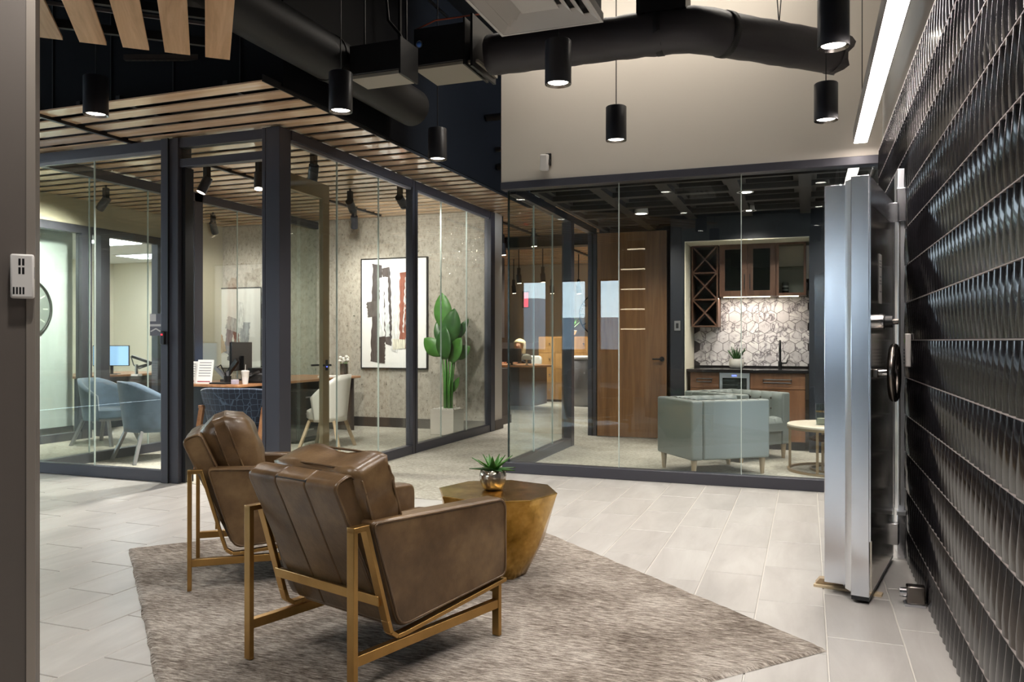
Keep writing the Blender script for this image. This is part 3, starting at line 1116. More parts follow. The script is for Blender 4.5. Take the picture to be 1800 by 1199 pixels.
pd = ray(866.5, 862) * ((1.25 - .454) / (262 / 1400.))
suc = thing('potted_succulent', 'spiky green succulent in a mercury glass pot on the brass table', 'plant', (pd.x, pd.y, .4575))
obj('pot', MB().lathe([(.04, 0), (.052, .004), (.068, .04), (.072, .075), (.066, .105), (.06, .108), (.06, .09)], 16), M_MERC, suc, True)
obj('soil', MB().lathe([(.06, .088), (.001, .095)], 16), M_SOIL, suc)
rn = random.Random(4)
for ring, (cnt, el, L, w) in enumerate(((7, 18, .125, .020), (7, 42, .125, .019), (5, 66, .115, .016))):
    for k in range(cnt):
        a = 2 * PI * (k + .5 * ring) / cnt + rn.uniform(-.2, .2)
        e = math.radians(el + rn.uniform(-8, 8))
        o = obj('leaf', leaf(MB(), (.012 * math.cos(a), .012 * math.sin(a), .095), (math.cos(e) * math.cos(a), math.cos(e) * math.sin(a), math.sin(e)), L * rn.uniform(.9, 1.1), w, .08, .45,
                             shape=lambda t: (.75 + .6 * t if t < .35 else (1 - t) / .65 * .96)), M_GREEN if ring else M_GREEN2, suc, True)
        thick(o, .004)

# ------------------------------------------------------------ pendants
pend_l = {0: 'over the slat ceiling corner at far left', 1: 'second', }


def pendant(x, y, label, lit=True):
    t = thing('pendant_lamp', label, 'pendant lamp', (x, y, 2.78), 0, 'black cylinder pendant lamps')
    s = MB().lathe([(.06, .012), (.079, .0), (.079, .255), (.074, .26)], 28, cap=False)
    s.lathe([(.074, .26), (.001, .262)], 28)
    obj('shade', s, M_PEND, t, 50)
    obj('lens', MB().lathe([(.061, .014), (.001, .012)], 24), M_LENS, t)
    obj('trim_ring', MB().lathe([(.062, .010), (.070, .004), (.076, -.001)], 24, cap=False), M_DKSTEEL, t, True)
    obj('cord', MB().tube([(0, 0, .26), (0, 0, 2.02)], .004, 6), M_BLKPL, t)
    lamp('SPOT', (x, y, 2.785), P_PEND, (1, .955, .90), (x, y, 0), 130, .7, .06, parent=t)
    return t


pendant(-4.52, 4.08, 'black cylinder pendant in front of the wooden slat ceiling')
pendant(-2.919, 4.586, 'black cylinder pendant beside the outer corner of the slat ceiling')
pendant(-2.923, 6.078, 'black cylinder pendant hanging below the duct boxes near the slat edge')
pendant(-1.393, 4.549, 'black cylinder pendant hanging below the white ceiling diffuser')
pendant(-1.369, 5.982, 'black cylinder pendant on a long cord against the taupe wall')
pendant(.122, 5.948, 'black cylinder pendant below the ragged end of the round duct')
pendant(.128, 4.475, 'largest black cylinder pendant, cut by the top edge, near the light bar')
for x, y in ((-1.39, 2.9), (.12, 2.9), (-2.92, 1.0), (-1.39, 1.2), (.12, 1.2)):
    if True:
        pendant(x, y, 'black cylinder pendant overhead, outside the view (%s row)' % ('near' if y < 2 else 'middle') + (', over the rug' if x < -2 else ', over the chairs' if x < -1 else ', over the camera'))

t = thing('added_wall_lamp', 'long black lamp bar added above the view to brighten the upper taupe wall', 'added lamp', (-1.3, 6.45, 4.5))  # unseen lamp, added only to brighten the upper taupe wall
obj('housing', MB().box(-1.3, 1.3, -.06, .06, .01, .12), M_PEND, t, bevel=.004)
obj('lens', MB().box(-1.28, 1.28, -.045, .045, .004, .012), M_LENS, t)
obj('hanger_rod', MB().box(-1.0, -.99, -.005, .005, .12, .3), M_BLKPL, t)
obj('hanger_rod', MB().box(.99, 1.0, -.005, .005, .12, .3), M_BLKPL, t)
lamp('AREA', (-1.3, 6.45, 4.49), 14, (1, .93, .84), (-1.3, 7.07, 2.9), sx=2.5, sy=.08, parent=t)

# ------------------------------------------------------------ linear light
ll = thing('pendant_light_bar', 'long glowing suspended light bar running beside the black tile wall', 'linear light', (.398, 4.42, 2.83))
obj('housing', MB().box(-.055, .055, -2.6, 2.5, .006, .105).box(-.055, -.048, -2.6, 2.5, 0, .006).box(.048, .055, -2.6, 2.5, 0, .006), M_LEGGREY, ll, bevel=.002)
obj('diffuser', MB().box(-.047, .047, -2.598, 2.498, -.001, .007), M_STRIP, ll)
for y in (-1.5, 2.3):
    obj('cable', MB().tube([(.0, y, .1), (.0, y, 1.97)], .004, 6), M_BLKPL, ll)

# ------------------------------------------------------------ ducts
def noisy_tube(path, r, n=20, amp=.012, seed=1, name='duct'):
    rnd = random.Random(seed)
    m = MB().tube(path, r, n)
    return m


dz = 3.54
pts = [(-2.39, 5.93, dz)]
for i in range(1, 22):
    pts.append((-2.39 + (1.52) * i / 22, 5.93, dz))
bend = [(-.80, 5.95, dz), (-.68, 6.03, dz), (-.58, 6.13, dz)]
pts += bend
for i in range(1, 12):
    pts.append((-.58 + .76 * i / 11, 6.13 + .684 * i / 11, dz))
rd = random.Random(3)
rr_ = []
for i, p in enumerate(pts):
    rr_.append(.158 + rd.uniform(-.004, .004) + (.006 if 18 < i < 26 else 0))
dt = thing('round_duct', 'black insulated round duct bending across the taupe wall', 'duct')
mm = MB().tube(pts, rr_, 22)
for i, v in enumerate(mm.v):
    k = rd.uniform(-.005, .005)
    mm.v[i] = (v[0], v[1] + k, v[2] + k)
SCL = .978


def near(mb_):
    mb_.v = [(v[0] * SCL, v[1] * SCL, 1.25 + (v[2] - 1.25) * SCL) for v in mb_.v]
    return mb_


obj('insulation', near(mm), M_DUCT, dt, True)
obj('tape_band', near(MB().tube([(-1.05, 5.93, dz), (-1.0, 5.93, dz)], .168, 22)), M_BLACK, dt, True)
obj('tape_band', near(MB().tube([(-.60, 6.11, dz), (-.56, 6.147, dz)], .170, 22)), M_BLACK, dt, True)
mm = MB()
rag = []
for k in range(22):
    a = 2 * PI * k / 22
    rag.append((.155 + rd.uniform(-.01, .03)))
endp = Vector((.17, 6.80, dz))
ed_ = Vector((.743, .669, 0))
es_ = Vector((-.669, .743, 0))
vs = []
for j in range(2):
    for k in range(22):
        a = 2 * PI * k / 22
        vs.append(endp + ed_ * (.0 if j == 0 else .05 + .04 * math.sin(5 * a) + rd.uniform(0, .04)) + es_ * (math.cos(a) * .16) + Vector((0, 0, math.sin(a) * .16)))
mm.add(vs, [(k, (k + 1) % 22, 22 + (k + 1) % 22, 22 + k) for k in range(22)])
thick(obj('torn_end', near(mm), M_DUCT, dt), .01)
obj('hanger_wire', MB().bar((-.2, 6.34, dz + .1), (-.28, 6.42, 4.8), .006, .006).bar((-.2, 6.34, dz + .1), (-.12, 6.52, 4.8), .006, .006), M_BLACK, dt)
obj('riser', MB().box(-1.15, -.8, 5.66, 5.92, dz + .06, 4.8), M_BOXDUCT, dt)

vb = thing('air_terminal_box', 'black sheet metal air box with a blue round gauge joined to the duct', 'air box')
obj('casing', MB().box(-2.90, -2.46, 5.6, 6.02, 3.41, 3.70), M_BOXDUCT, vb, bevel=.004)
obj('bottom_tray', MB().box(-2.90, -2.36, 5.62, 6.03, 3.385, 3.408), M_TRAY, vb)
obj('flange', MB().box(-2.46, -2.445, 5.56, 6.04, 3.36, 3.72), M_BOXDUCT, vb)
obj('flange', MB().box(-2.40, -2.38, 5.56, 6.04, 3.34, 3.74), M_BOXDUCT, vb)
obj('collar', MB().tube([(-2.45, 5.80, 3.49), (-2.385, 5.80, 3.49)], .120, 20), M_BOXDUCT, vb, 40)
obj('gauge', MB().tube([(-2.84, 5.6, 3.565), (-2.84, 5.575, 3.565)], .03, 16), M_CHROME, vb, 40)
obj('gauge_lens', MB().ball((-2.84, 5.572, 3.565), .021, .012, .021), plain('blue_glass', '4f7fd8', .1), vb, True)
obj('cable', MB().tube([(-2.9, 5.62, 3.70), (-2.7, 5.58, 3.735), (-2.5, 5.6, 3.74), (-2.35, 5.65, 3.76)], .006, 6).tube([(-2.94, 5.6, 3.6), (-2.97, 5.58, 3.5), (-3.0, 5.58, 3.43), (-2.93, 5.6, 3.43)], .006, 6), plain('orange_wire', 'a5492f', .5), vb, True)
vb2 = thing('duct_box', 'smaller black sheet metal duct box left of the air box', 'air box')
obj('casing', MB().box(-3.11, -2.70, 5.0, 5.24, 3.175, 3.385), M_BOXDUCT, vb2, bevel=.004)
obj('bottom_tray', MB().box(-3.11, -2.72, 5.02, 5.26, 3.15, 3.174), M_TRAY, vb2)
obj('flange', MB().box(-2.70, -2.685, 4.985, 5.255, 3.14, 3.40), M_BOXDUCT, vb2)
obj('conduit', MB().tube([(-2.74, 5.2, 3.385), (-2.80, 5.18, 3.5), (-2.88, 5.16, 3.6), (-2.90, 5.15, 3.85), (-2.88, 5.15, 4.2), (-2.86, 5.15, 4.8)], .011, 8), M_BLKPL, vb2, True)
obj('hanger_rod', MB().box(-3.05, -3.04, 5.1, 5.11, 3.385, 4.8), M_BLACK, vb2)
obj('hanger_rod', MB().box(-2.76, -2.75, 5.2, 5.21, 3.385, 4.8), M_BLACK, vb2)
td = thing('spiral_duct', 'long dark round duct running overhead beside the bulkhead', 'duct')
obj('pipe', MB().tube([(-3.30, 1.2, 3.33), (-3.30, 6.35, 3.33)], .165, 24), M_BLACK, td, 40)
obj('rib', MB().tube([(-3.30, 3.5, 3.33), (-3.30, 3.53, 3.33)], .172, 24).tube([(-3.30, 5.0, 3.33), (-3.30, 5.03, 3.33)], .172, 24), M_BLACK, td, 40)
obj('hanger_strap', MB().box(-3.31, -3.29, 4.4, 4.43, 3.49, 4.8).box(-3.31, -3.29, 6.1, 6.13, 3.49, 4.8), M_BLACK, td)
for i, (y, z) in enumerate(((7.9, 4.1), (8.6, 3.85), (8.9, 3.55), (8.95, 3.35))):
    p = obj('ceiling_pipe', MB().tube([(-3.5, y, z), (-1.0, y, z)], .03 + .01 * (i % 2), 10), M_DKTAUPE, None, True)
    tag(p, ['highest thin grey pipe crossing above the dark ceiling gap', 'second grey pipe down in the dark ceiling gap', 'third grey pipe down in the dark ceiling gap', 'lowest grey pipe in the dark ceiling gap'][i], 'pipe', 'pipes beside the taupe wall')
for i, (x0, y0, x1, y1, z) in enumerate(((-3.4, 3.9, -1.2, 5.6, 4.1), (-3.2, 2.6, -3.25, 7.0, 4.25))):
    p = obj('conduit_pipe', MB().tube([(x0, y0, z + .12), (x1, y1, z + .12)], .015, 8), M_BLKPL, None, True)
    tag(p, ['thin dark conduit crossing diagonally above the duct boxes', 'thin dark conduit running away under the deck'][i], 'pipe')

# diffuser
df = thing('ceiling_diffuser', 'white square louvred air diffuser hanging above a pendant', 'air diffuser', (-1.40, 4.13, 3.07))
for i, (r, z) in enumerate(((.292, 0), (.225, .012), (.165, .02), (.108, .028))):
    w = .045 if i < 3 else .108
    mb = MB()
    if i < 3:
        for (sx, sy) in ((1, 0), (-1, 0), (0, 1), (0, -1)):
            # sloping louvre blade
            o_, n_ = r, r - w
            if sx:
                vs = [(sx * o_, -o_, z), (sx * o_, o_, z), (sx * n_, n_, z + .035), (sx * n_, -n_, z + .035)]
            else:
                vs = [(-o_, sy * o_, z), (o_, sy * o_, z), (n_, sy * n_, z + .035), (-n_, sy * n_, z + .035)]
            vs += [(a, b, c + .004) for a, b, c in vs]
            mb.add(vs, [(0, 1, 2, 3), (7, 6, 5, 4), (0, 4, 5, 1), (1, 5, 6, 2), (2, 6, 7, 3), (3, 7, 4, 0)])
        obj('louvre', mb, M_GREY, df)
    else:
        obj('centre_plate', mb.box(-r, r, -r, r, z, z + .006), M_GREY, df)
obj('frame', MB().box(-.31, .31, -.31, -.292, -.003, .05).box(-.31, .31, .292, .31, -.003, .05).box(-.31, -.292, -.292, .292, -.003, .05).box(.292, .31, -.292, .292, -.003, .05), M_GREY, df)
obj('plenum', MB().box(-.3, .3, -.3, .3, .06, .3), M_BLACK, df)
obj('neck', MB().tube([(0, 0, .3), (0, 0, 1.73)], .12, 16), M_BLACK, df, 40)
stt = thing('strut_channel', 'dark slotted metal channel fixed to the bulkhead above a pendant', 'channel', (-4.55, 4.7, 3.36), .35)
m = MB().box(-.28, .28, -.02, .02, 0, .008).box(-.28, .28, -.02, -.014, 0, .04).box(-.28, .28, .014, .02, 0, .04)
obj('channel', m, M_DKTAUPE, stt)
m = MB()
for i in range(10):
    m.box(-.25 + i * .052, -.225 + i * .052, -.008, .008, -.001, .0005)
obj('slots', m, M_BLKPL, stt)['kind'] = 'stuff'
ms = thing('motion_sensor', 'small white alarm motion sensor tilted on the taupe wall above the lounge beam', 'sensor', (U(960, 7.06), 7.065, 2.90), 0)
obj('bracket', MB().box(.0, .05, -.02, 0, -.02, .09).box(.03, .05, -.05, 0, -.02, .03), M_BLKPL, ms)
mb = MB().box(-.038, .038, -.03, .03, -.075, .075).xf(Matrix.Translation((0, -.055, 0)) @ Matrix.Rotation(.18, 4, 'X') @ Matrix.Rotation(.08, 4, 'Y'))
obj('housing', mb, M_WHITE, ms, bevel=.012)

# ------------------------------------------------------------ vault door
dD = Vector((.203, .979, 0)).normalized()     # from the free edge to the hinge
dN = Vector((dD.y, -dD.x, 0))                  # exterior side, facing the tile wall
v0 = Vector((.275, 4.116, 0))
vd = thing('vault_door', 'polished steel vault door standing open beside the black tile wall', 'vault door', v0, math.atan2(dD.y, dD.x) - PI / 2)
# local: y along dD, x towards the exterior side
obj('outer_slab', MB().box(-.082, 0, 0, .93, .035, 2.037), M_STEEL, vd, bevel=.003)
obj('bevel_step', MB().prism([(-.081, .005), (-.081, .925), (-.115, .90), (-.115, .05)], (0, 0, .05), (1, 0, 0), (0, 1, 0), (0, 0, 1), 1.975), M_STEELB, vd)
obj('inner_slab', MB().box(-.218, -.114, .085, .89, .055, 2.018), M_STEEL, vd, bevel=.003)
obj('hinge_strap', MB().box(-.02, .03, .86, .925, .1, .22), M_STEEL, vd, bevel=.003)
obj('floor_seal', MB().box(-.08, -.002, .004, .92, .016, .035), M_BLKPL, vd)
obj('face_frame', MB().box(0, .006, .0, .93, 1.90, 2.03).box(0, .006, 0, .05, .3, 1.9).box(0, .006, .88, .93, .3, 1.9), M_STEEL, vd)
obj('face_panel', MB().box(0, .004, .05, .88, .05, 1.9), plain('warm_steel', 'd9d2c6', .17, 1.0), vd)
obj('hinge_strap', MB().box(-.02, .03, .86, .925, 1.92, 2.03), M_STEEL, vd, bevel=.003)
whl_ = obj('hand_wheel', MB().tube([(.085 + 0, .2 + .125 * math.cos(2 * PI * k / 36), 1.095 + .125 * math.sin(2 * PI * k / 36)) for k in range(37)], .019, 10, False), M_DKSTEEL, vd, True)
sp_ = MB()
for k in range(3):
    a = 2 * PI * k / 3 + .5
    sp_.tube([(.085, .2, 1.095), (.085, .2 + .122 * math.cos(a), 1.095 + .122 * math.sin(a))], .008, 8)
obj('spokes', sp_, M_DKSTEEL, whl_, True)
obj('wheel_shaft', MB().tube([(0, .2, 1.095), (.1, .2, 1.095)], .018, 16), M_CHROME, vd, 40)
obj('wheel_bracket', MB().box(.006, .03, .06, .20, 1.075, 1.115), M_DKSTEEL, vd, bevel=.003)
dl = obj('combination_lock', MB().tube([(0, .23, 1.345), (.035, .23, 1.345)], .040, 28), M_CHROME, vd, 40)
obj('lock_dial', MB().tube([(.035, .23, 1.345), (.04, .23, 1.345), (.042, .23, 1.345), (.075, .23, 1.345)], [.036, .036, .031, .030], 28), M_BLKPL, dl, 40)
obj('lock_knob', MB().tube([(.075, .23, 1.345), (.1, .23, 1.345)], .014, 18), M_DKSTEEL, dl, 40)
nt = obj('notice', MB().box(.006, .0068, .285, .375, 1.44, 1.69), M_PAPER, vd)
tx = MB()
rn = random.Random(2)
for r, z in enumerate((1.655, 1.64, 1.625, 1.575, 1.555, 1.54, 1.5)):
    a = .297
    while a < .355:
        w = rn.uniform(.008, .018)
        tx.box(.0068, .00685, a, min(a + w, .363), z - .003, z + .003)
        a += w + .004
obj('print_lines', tx, M_INK, nt)
obj('bolt', MB().tube([(-.218, .3, 1.35), (-.235, .3, 1.35)], .02, 14), M_CHROME, vd, 40)

vf = thing('vault_frame', 'steel hinge jamb of the vault at the edge of the tile wall', 'vault frame', (0, 0, 0))
obj('jamb', MB().box(.492, .566, 5.115, 5.30, 0, 2.25), M_STEELB, vf, bevel=.003)
obj('jamb_groove', MB().box(.50, .505, 5.10, 5.115, .30, 1.95), M_DKSTEEL, vf)
obj('head_block', MB().box(.485, .566, 5.06, 5.115, 1.94, 2.13), M_STEEL, vf, bevel=.003)
obj('base_block', MB().box(.485, .566, 5.06, 5.115, 0, .255), M_STEEL, vf, bevel=.003)
obj('base_ledge', MB().box(.48, .566, 5.03, 5.115, .255, .275), M_STEELB, vf)
wd = link('wooden_shim', MB().bar((.035, 4.36, .02), (.345, 4.29, .02), .05, .012).mesh('wooden_shim', plain('pale_pine', 'd9c3a0', .6)))
wd.location.z = -.014
tag(wd, 'thin pale wooden shim lying on the floor under the vault door', 'shim')
wk = thing('wooden_wedge', 'small pale wooden block beside the shim at the vault door', 'wedge', (.06, 4.37, .014))
obj('block', MB().prism([(0, 0), (.13, 0), (.13, .028), (.02, .026)], (-.02, -.02, 0), (1, 0, 0), (0, 0, 1), (0, 1, 0), .05), BIRCH, wk)
ds = thing('door_holder', 'small steel door holder on the floor against the black tile wall', 'door stop', (.485, 4.19, 0))
obj('body', MB().box(-.045, .035, -.03, .03, .012, .095), M_DKSTEEL, ds, bevel=.006)
obj('knob', MB().tube([(-.045, 0, .06), (-.075, 0, .06)], .022, 16), M_CHROME, ds, 40)
obj('foot', MB().box(-.055, .035, -.032, .032, 0, .012), M_STEELB, ds)
kp = thing('wall_keypad', 'white keypad with grey buttons mounted on the black tile wall', 'keypad', (.523, 4.80, 1.2))
obj('housing', MB().box(-.028, 0, -.045, .045, -.09, .09), M_WHITE, kp, bevel=.006)
m = MB()
for i in range(5):
    m.box(-.0295, -.028, -.03, .03, -.075 + i * .018, -.065 + i * .018)
obj('buttons', m, M_INK, kp)
obj('status_lamp', MB().box(-.0295, -.028, -.012, .0, .04, .06), plain('green_lamp', '9fd27a', .4), kp)


# ------------------------------------------------------------ office: door leaf
od = thing('office_door', 'bronze framed glass office door swung open behind the corner post', 'door', (-4.30, 5.68, 0), math.radians(2))
obj('stile', MB().box(-.022, .022, .0, .09, .012, 2.74), M_TRAVLEG, od, bevel=.002)
obj('stile', MB().box(-.022, .022, .78, .89, .012, 2.74), M_TRAVLEG, od, bevel=.002)
obj('rail', MB().box(-.022, .022, .09, .78, 2.60, 2.74), M_TRAVLEG, od)
obj('rail', MB().box(-.022, .022, .09, .78, .012, .12), M_TRAVLEG, od)
obj('pane', MB().box(-.005, .005, .09, .78, .12, 2.60), GLASS, od)
obj('handle', MB().tube([(.02, .84, 1.02), (.07, .84, 1.02)], .011, 10).tube([(.065, .845, 1.02), (.065, .72, 1.02)], .010, 10).tube([(-.02, .84, 1.02), (-.07, .84, 1.02)], .011, 10).tube([(-.065, .845, 1.02), (-.065, .72, 1.02)], .010, 10).box(-.026, .026, .82, .86, .97, 1.07), M_BLKPL, od, 40)
obj('lock_lamp', MB().box(.026, .028, .832, .848, 1.0, 1.015), M_BLUELED, od)


# ------------------------------------------------------------ office: desk and things
dk = thing('office_desk', 'long wood topped office desk with navy panels behind the glass', 'desk', (0, 0, 0))
top = rounded([(-6.86, 7.17), (-5.86, 7.17), (-5.86, 9.75), (-6.86, 9.75)], .05, 3)
obj('desktop', MB().prism(top, (0, 0, .735), (1, 0, 0), (0, 1, 0), (0, 0, 1), .03), DESKTOP, dk, bevel=.004)
obj('modesty_panel', MB().box(-6.8, -5.95, 7.24, 7.27, .0, .735), M_NAVYPANEL, dk)
obj('end_panel', MB().box(-6.8, -5.95, 9.66, 9.69, 0, .735), M_DKTAUPE, dk)
obj('side_panel', MB().box(-6.80, -6.77, 7.27, 9.66, .1, .735), M_NAVYPANEL, dk)
pd_ = thing('drawer_pedestal', 'black drawer pedestal standing under the office desk', 'pedestal', (-6.0, 8.35, 0))
obj('body', MB().box(-.25, .22, -.25, .25, .02, .64), M_BLKPL, pd_, bevel=.004)
for i in range(3):
    d_ = obj('drawer', MB().box(.22, .235, -.24, .24, .05 + i * .2, .23 + i * .2), M_BOXDUCT, pd_)
    obj('handle', MB().box(.235, .25, -.08, .08, .15 + i * .2, .165 + i * .2), M_LEGGREY, d_)
DZ = .766


def U3(u, y):
    return U(u, y)


def paper_stand(x, y, label, w=.2, h=.27, lines=6):
    t = thing('document_stand', label, 'document stand', (x, y, DZ), .15, 'document stands on the desk')
    obj('sheet', MB().xf(Matrix()).bar((0, 0, 0), (0, .05, h), w, .003, (0, 1, 0)), M_PAPER, t)
    m = MB()
    for i in range(lines):
        z = h * (.88 - i * .11)
        m.bar((0, .05 * z / h - .003, z - .004), (0, .05 * z / h - .0026, z + .004), w * .75, .001, (0, 1, 0))
    obj('print_lines', m, M_INK, t)
    obj('red_band', MB().bar((0, .05 * .06 - .003, .02), (0, .05 * .1 - .003, .03), w * .8, .001, (0, 1, 0)), plain('crimson_ink', 'a8384e', .6), t)
    obj('foot', MB().box(-w / 2, w / 2, -.0, .09, 0, .004), M_WHITE, t)


paper_stand(U(331, 7.26), 7.26, 'printed sheet in a stand on the desk, next to the door frame', .19, .25)
paper_stand(U(358, 7.25), 7.25, 'printed sheet in a stand on the desk, beside the pen cup', .2, .27)
mn = thing('monitor', 'black computer monitor turned sideways on the office desk', 'monitor', (U(424, 8.1), 8.1, DZ), math.radians(103))
obj('panel', MB().box(-.27, .27, -.015, .02, .12, .47), M_BLKPL, mn, bevel=.005)
obj('screen', MB().box(-.255, .255, .0201, .0215, .135, .455), M_SCREEN, mn)
obj('stand', MB().box(-.03, .03, -.05, -.015, .0, .3).box(-.11, .11, -.12, .06, 0, .012), M_BLKPL, mn)
arm = thing('monitor_stand', 'jointed black monitor arm with cables on the office desk', 'monitor arm', (U(398, 7.7), 7.7, DZ))
obj('base', MB().box(-.05, .05, -.05, .05, 0, .03), M_BLKPL, arm)
obj('link', MB().bar((0, 0, .03), (-.16, .0, .17), .04, .04), M_LEGGREY, arm)
obj('link', MB().bar((-.02, .02, .06), (.16, .0, .26), .04, .05), M_BLKPL, arm)
obj('cable', MB().tube([(-.15, 0, .16), (-.05, -.04, .2), (.03, -.03, .05), (.1, -.02, .16), (.16, 0, .24)], .007, 6), M_BLKPL, arm, True)
cp_ = thing('drink_cup', 'cream lidded paper cup with a straw on the office desk', 'cup', (U(431, 7.46), 7.46, DZ))
obj('cup', MB().lathe([(.032, 0), (.045, .13)], 20), M_POTW, cp_, 40)
obj('lid', MB().lathe([(.047, .13), (.047, .142), (.036, .15), (.001, .152)], 20), M_WHITE, cp_, 40)
obj('straw', MB().tube([(0, 0, .14), (.006, 0, .215)], .003, 6), M_POTW, cp_)
cb = thing('plastic_beaker', 'short clear beaker in front of the lidded cup', 'cup', (U(431, 7.33), 7.33, DZ))
obj('beaker', MB().lathe([(.03, 0), (.036, .075), (.034, .075), (.028, .004)], 18), M_WHITE, cb, 40)
pn = thing('pen_cup', 'black mesh pen cup full of pens on the office desk', 'pen cup', (U(400, 7.42), 7.42, DZ))
obj('cup', MB().lathe([(.04, 0), (.042, .085), (.038, .085), (.036, .004)], 16), M_BLKPL, pn, 40)
rn = random.Random(8)
for k in range(7):
    a = rn.uniform(0, 6.28)
    obj('pen', MB().tube([(.01 * math.cos(a), .01 * math.sin(a), .01), (.036 * math.cos(a), .036 * math.sin(a), .13 + .03 * rn.random())], .004, 6), rn.choice([M_BLKPL, M_INK, M_DKSTEEL]), pn)
kb = thing('paper_tray', 'flat black tray beside the pen cup on the office desk', 'tray', (U(388, 7.26), 7.26, DZ))
obj('tray', MB().box(-.11, .11, -.06, .06, 0, .018), M_BLKPL, kb, bevel=.004)
nb = thing('card_box', 'small pale lavender card box beside the pen cup', 'box', (U(413, 7.3), 7.3, DZ))
obj('carton', MB().box(-.035, .035, -.025, .025, 0, .05), plain('lavender_card', 'b9b2c4', .7), nb, bevel=.002)
obj('flap', MB().box(-.034, .034, -.024, .024, .05, .052), M_WHITE, nb)
ph_ = thing('desk_phone', 'black desk telephone beside the corner post', 'telephone', (U(455, 7.66), 7.66, DZ))
obj('base', MB().prism([(0, 0), (.2, 0), (.2, .09), (0, .03)], (-.1, -.1, 0), (0, 1, 0), (0, 0, 1), (1, 0, 0), .2), M_BLKPL, ph_, bevel=.004)
obj('handset', MB().tube([(-.07, -.09, .07), (-.07, 0, .1), (-.07, .09, .12)], .018, 10), M_BLKPL, ph_, True)
bx = thing('equipment_box', 'black card reader box on the office desk behind the telephone', 'box', (U(461, 8.0), 8.0, DZ))
obj('case', MB().box(-.14, .14, -.1, .1, 0, .16), M_BLKPL, bx, bevel=.01)
obj('slot', MB().box(-.1, .1, -.102, -.1, .08, .1), M_LEGGREY, bx)
vs_ = thing('flower_vase', 'dark cylinder vase of white flowers at the end of the desk', 'vase', (U(605, 9.55), 9.55, DZ))
obj('vase', MB().lathe([(.055, 0), (.058, .17), (.052, .17), (.05, .01)], 18), M_DKSTEEL, vs_, 40)
rn = random.Random(5)
for k in range(14):
    a, r_ = rn.uniform(0, 6.28), rn.uniform(0, .07)
    f_ = obj('flower', MB().ball((r_ * math.cos(a), r_ * math.sin(a), .2 + rn.uniform(0, .07)), .024, .024, .022, 8, 5), M_PEBBLE, vs_, True)
    obj('stem', MB().tube([(.2 * r_ * math.cos(a), .2 * r_ * math.sin(a), .12), (r_ * math.cos(a), r_ * math.sin(a), .2)], .003, 5), M_GREEN3, f_)
fo = thing('paper_folder', 'flat pale folder of papers near the flower vase', 'folder', (U(580, 9.2), 9.2, DZ), .3)
for i in range(3):
    obj('sheet', MB().box(-.12, .12, -.16, .16, .006 * i, .006 * i + .005), M_PAPER, fo)
oc = thing('desk_chair', 'cream curved back desk chair behind the open glass door', 'chair', (-5.25, 8.0, 0), math.radians(100))


def shell_chair(t, mat, legm, w=.62, hb=.78, seatz=.44, flare=1.0, back0=.46, legstyle=0):
    """tub shell opening towards +y"""
    R_ = w / 2

    def outer(s, q):
        a = math.radians(-200 + 220 * s)
        side = abs(2 * s - 1)
        zt = hb - (hb - back0 - .14) * max(0, (side - .25) / .75) ** 1.5
        z0_ = seatz - .14
        z = z0_ + (zt - z0_) * q
        r_ = R_ * (.80 + .20 * q * flare)
        return Vector((r_ * math.cos(a), r_ * math.sin(a) * .95 + .02, z))
    nu, nv, th = 28, 8, .05
    m = MB()
    for k in range(2):
        for j in range(nv + 1):
            for i in range(nu + 1):
                p = outer(i / nu, j / nv)
                if k:
                    c = Vector((0, .02, p.z))
                    p = p + (c - p).normalized() * th
                m.v.append(tuple(p))
    W1 = nu + 1
    off = W1 * (nv + 1)
    for j in range(nv):
        for i in range(nu):
            a = j * W1 + i
            m.f.append((a, a + 1, a + W1 + 1, a + W1))
            m.f.append((off + a, off + a + W1, off + a + W1 + 1, off + a + 1))
    for i in range(nu):
        a = nv * W1 + i
        m.f.append((a, a + 1, off + a + 1, off + a))
        m.f.append((i + 1, i, off + i, off + i + 1))
    for j in range(nv):
        a, b = j * W1, j * W1 + nu
        m.f.append((a, a + W1, off + a + W1, off + a))
        m.f.append((b + W1, b, off + b, off + b + W1))
    obj('backrest', m, mat, t, True, bevel=.0)
    obj('seat', MB().lathe([(R_ * .72, seatz - .12), (R_ * .80, seatz - .1), (R_ * .80, seatz - .02), (R_ * .68, seatz)], 28, (0, .03, 0), 1, .98), mat, t, 50, bevel=.0)
    obj('seat_frame', MB().lathe([(R_ * .7, seatz - .145), (R_ * .72, seatz - .12)], 28, (0, .03, 0)), legm, t, 50)
    for sx in (-1, 1):
        for sy in (-1, 1):
            obj('leg', MB().bar((sx * R_ * .55, .02 + sy * R_ * .52, seatz - .13), (sx * R_ * .82, .02 + sy * R_ * .85, 0), .035, .03, (0, 1, 0)), legm, t)


shell_chair(oc, M_POTW, BIRCH, .58, .86, .46)
c1 = thing('tub_chair', 'grey blue velvet tub chair with pewter legs behind the front glass', 'chair', (-6.48, 6.52, .004), math.radians(-22))
shell_chair(c1, M_BLUE, M_LEGGREY, .68, .83, .45)
c2 = thing('tub_chair', 'grey blue velvet tub chair beyond the glass divider of the offices', 'chair', (-8.0, 7.35, 0), math.radians(-80))
shell_chair(c2, M_BLUE, M_LEGGREY, .64, .80, .44)

hc = thing('hexagon_chair', 'navy armchair with pale hexagon pattern back facing the desk', 'chair', (-5.30, 6.55, .0045), math.radians(10))
bk_ = MB()


def hb_fn(s, q, off):
    x = -.36 + .72 * s
    z = .30 + .49 * q
    y = -.24 - .11 * q + .16 * (2 * s - 1) ** 2 + off
    e = .03 * (abs(2 * s - 1) ** 6) * (1 if q > .5 else 0)
    return Vector((x * (.88 + .12 * q), y, z - e))


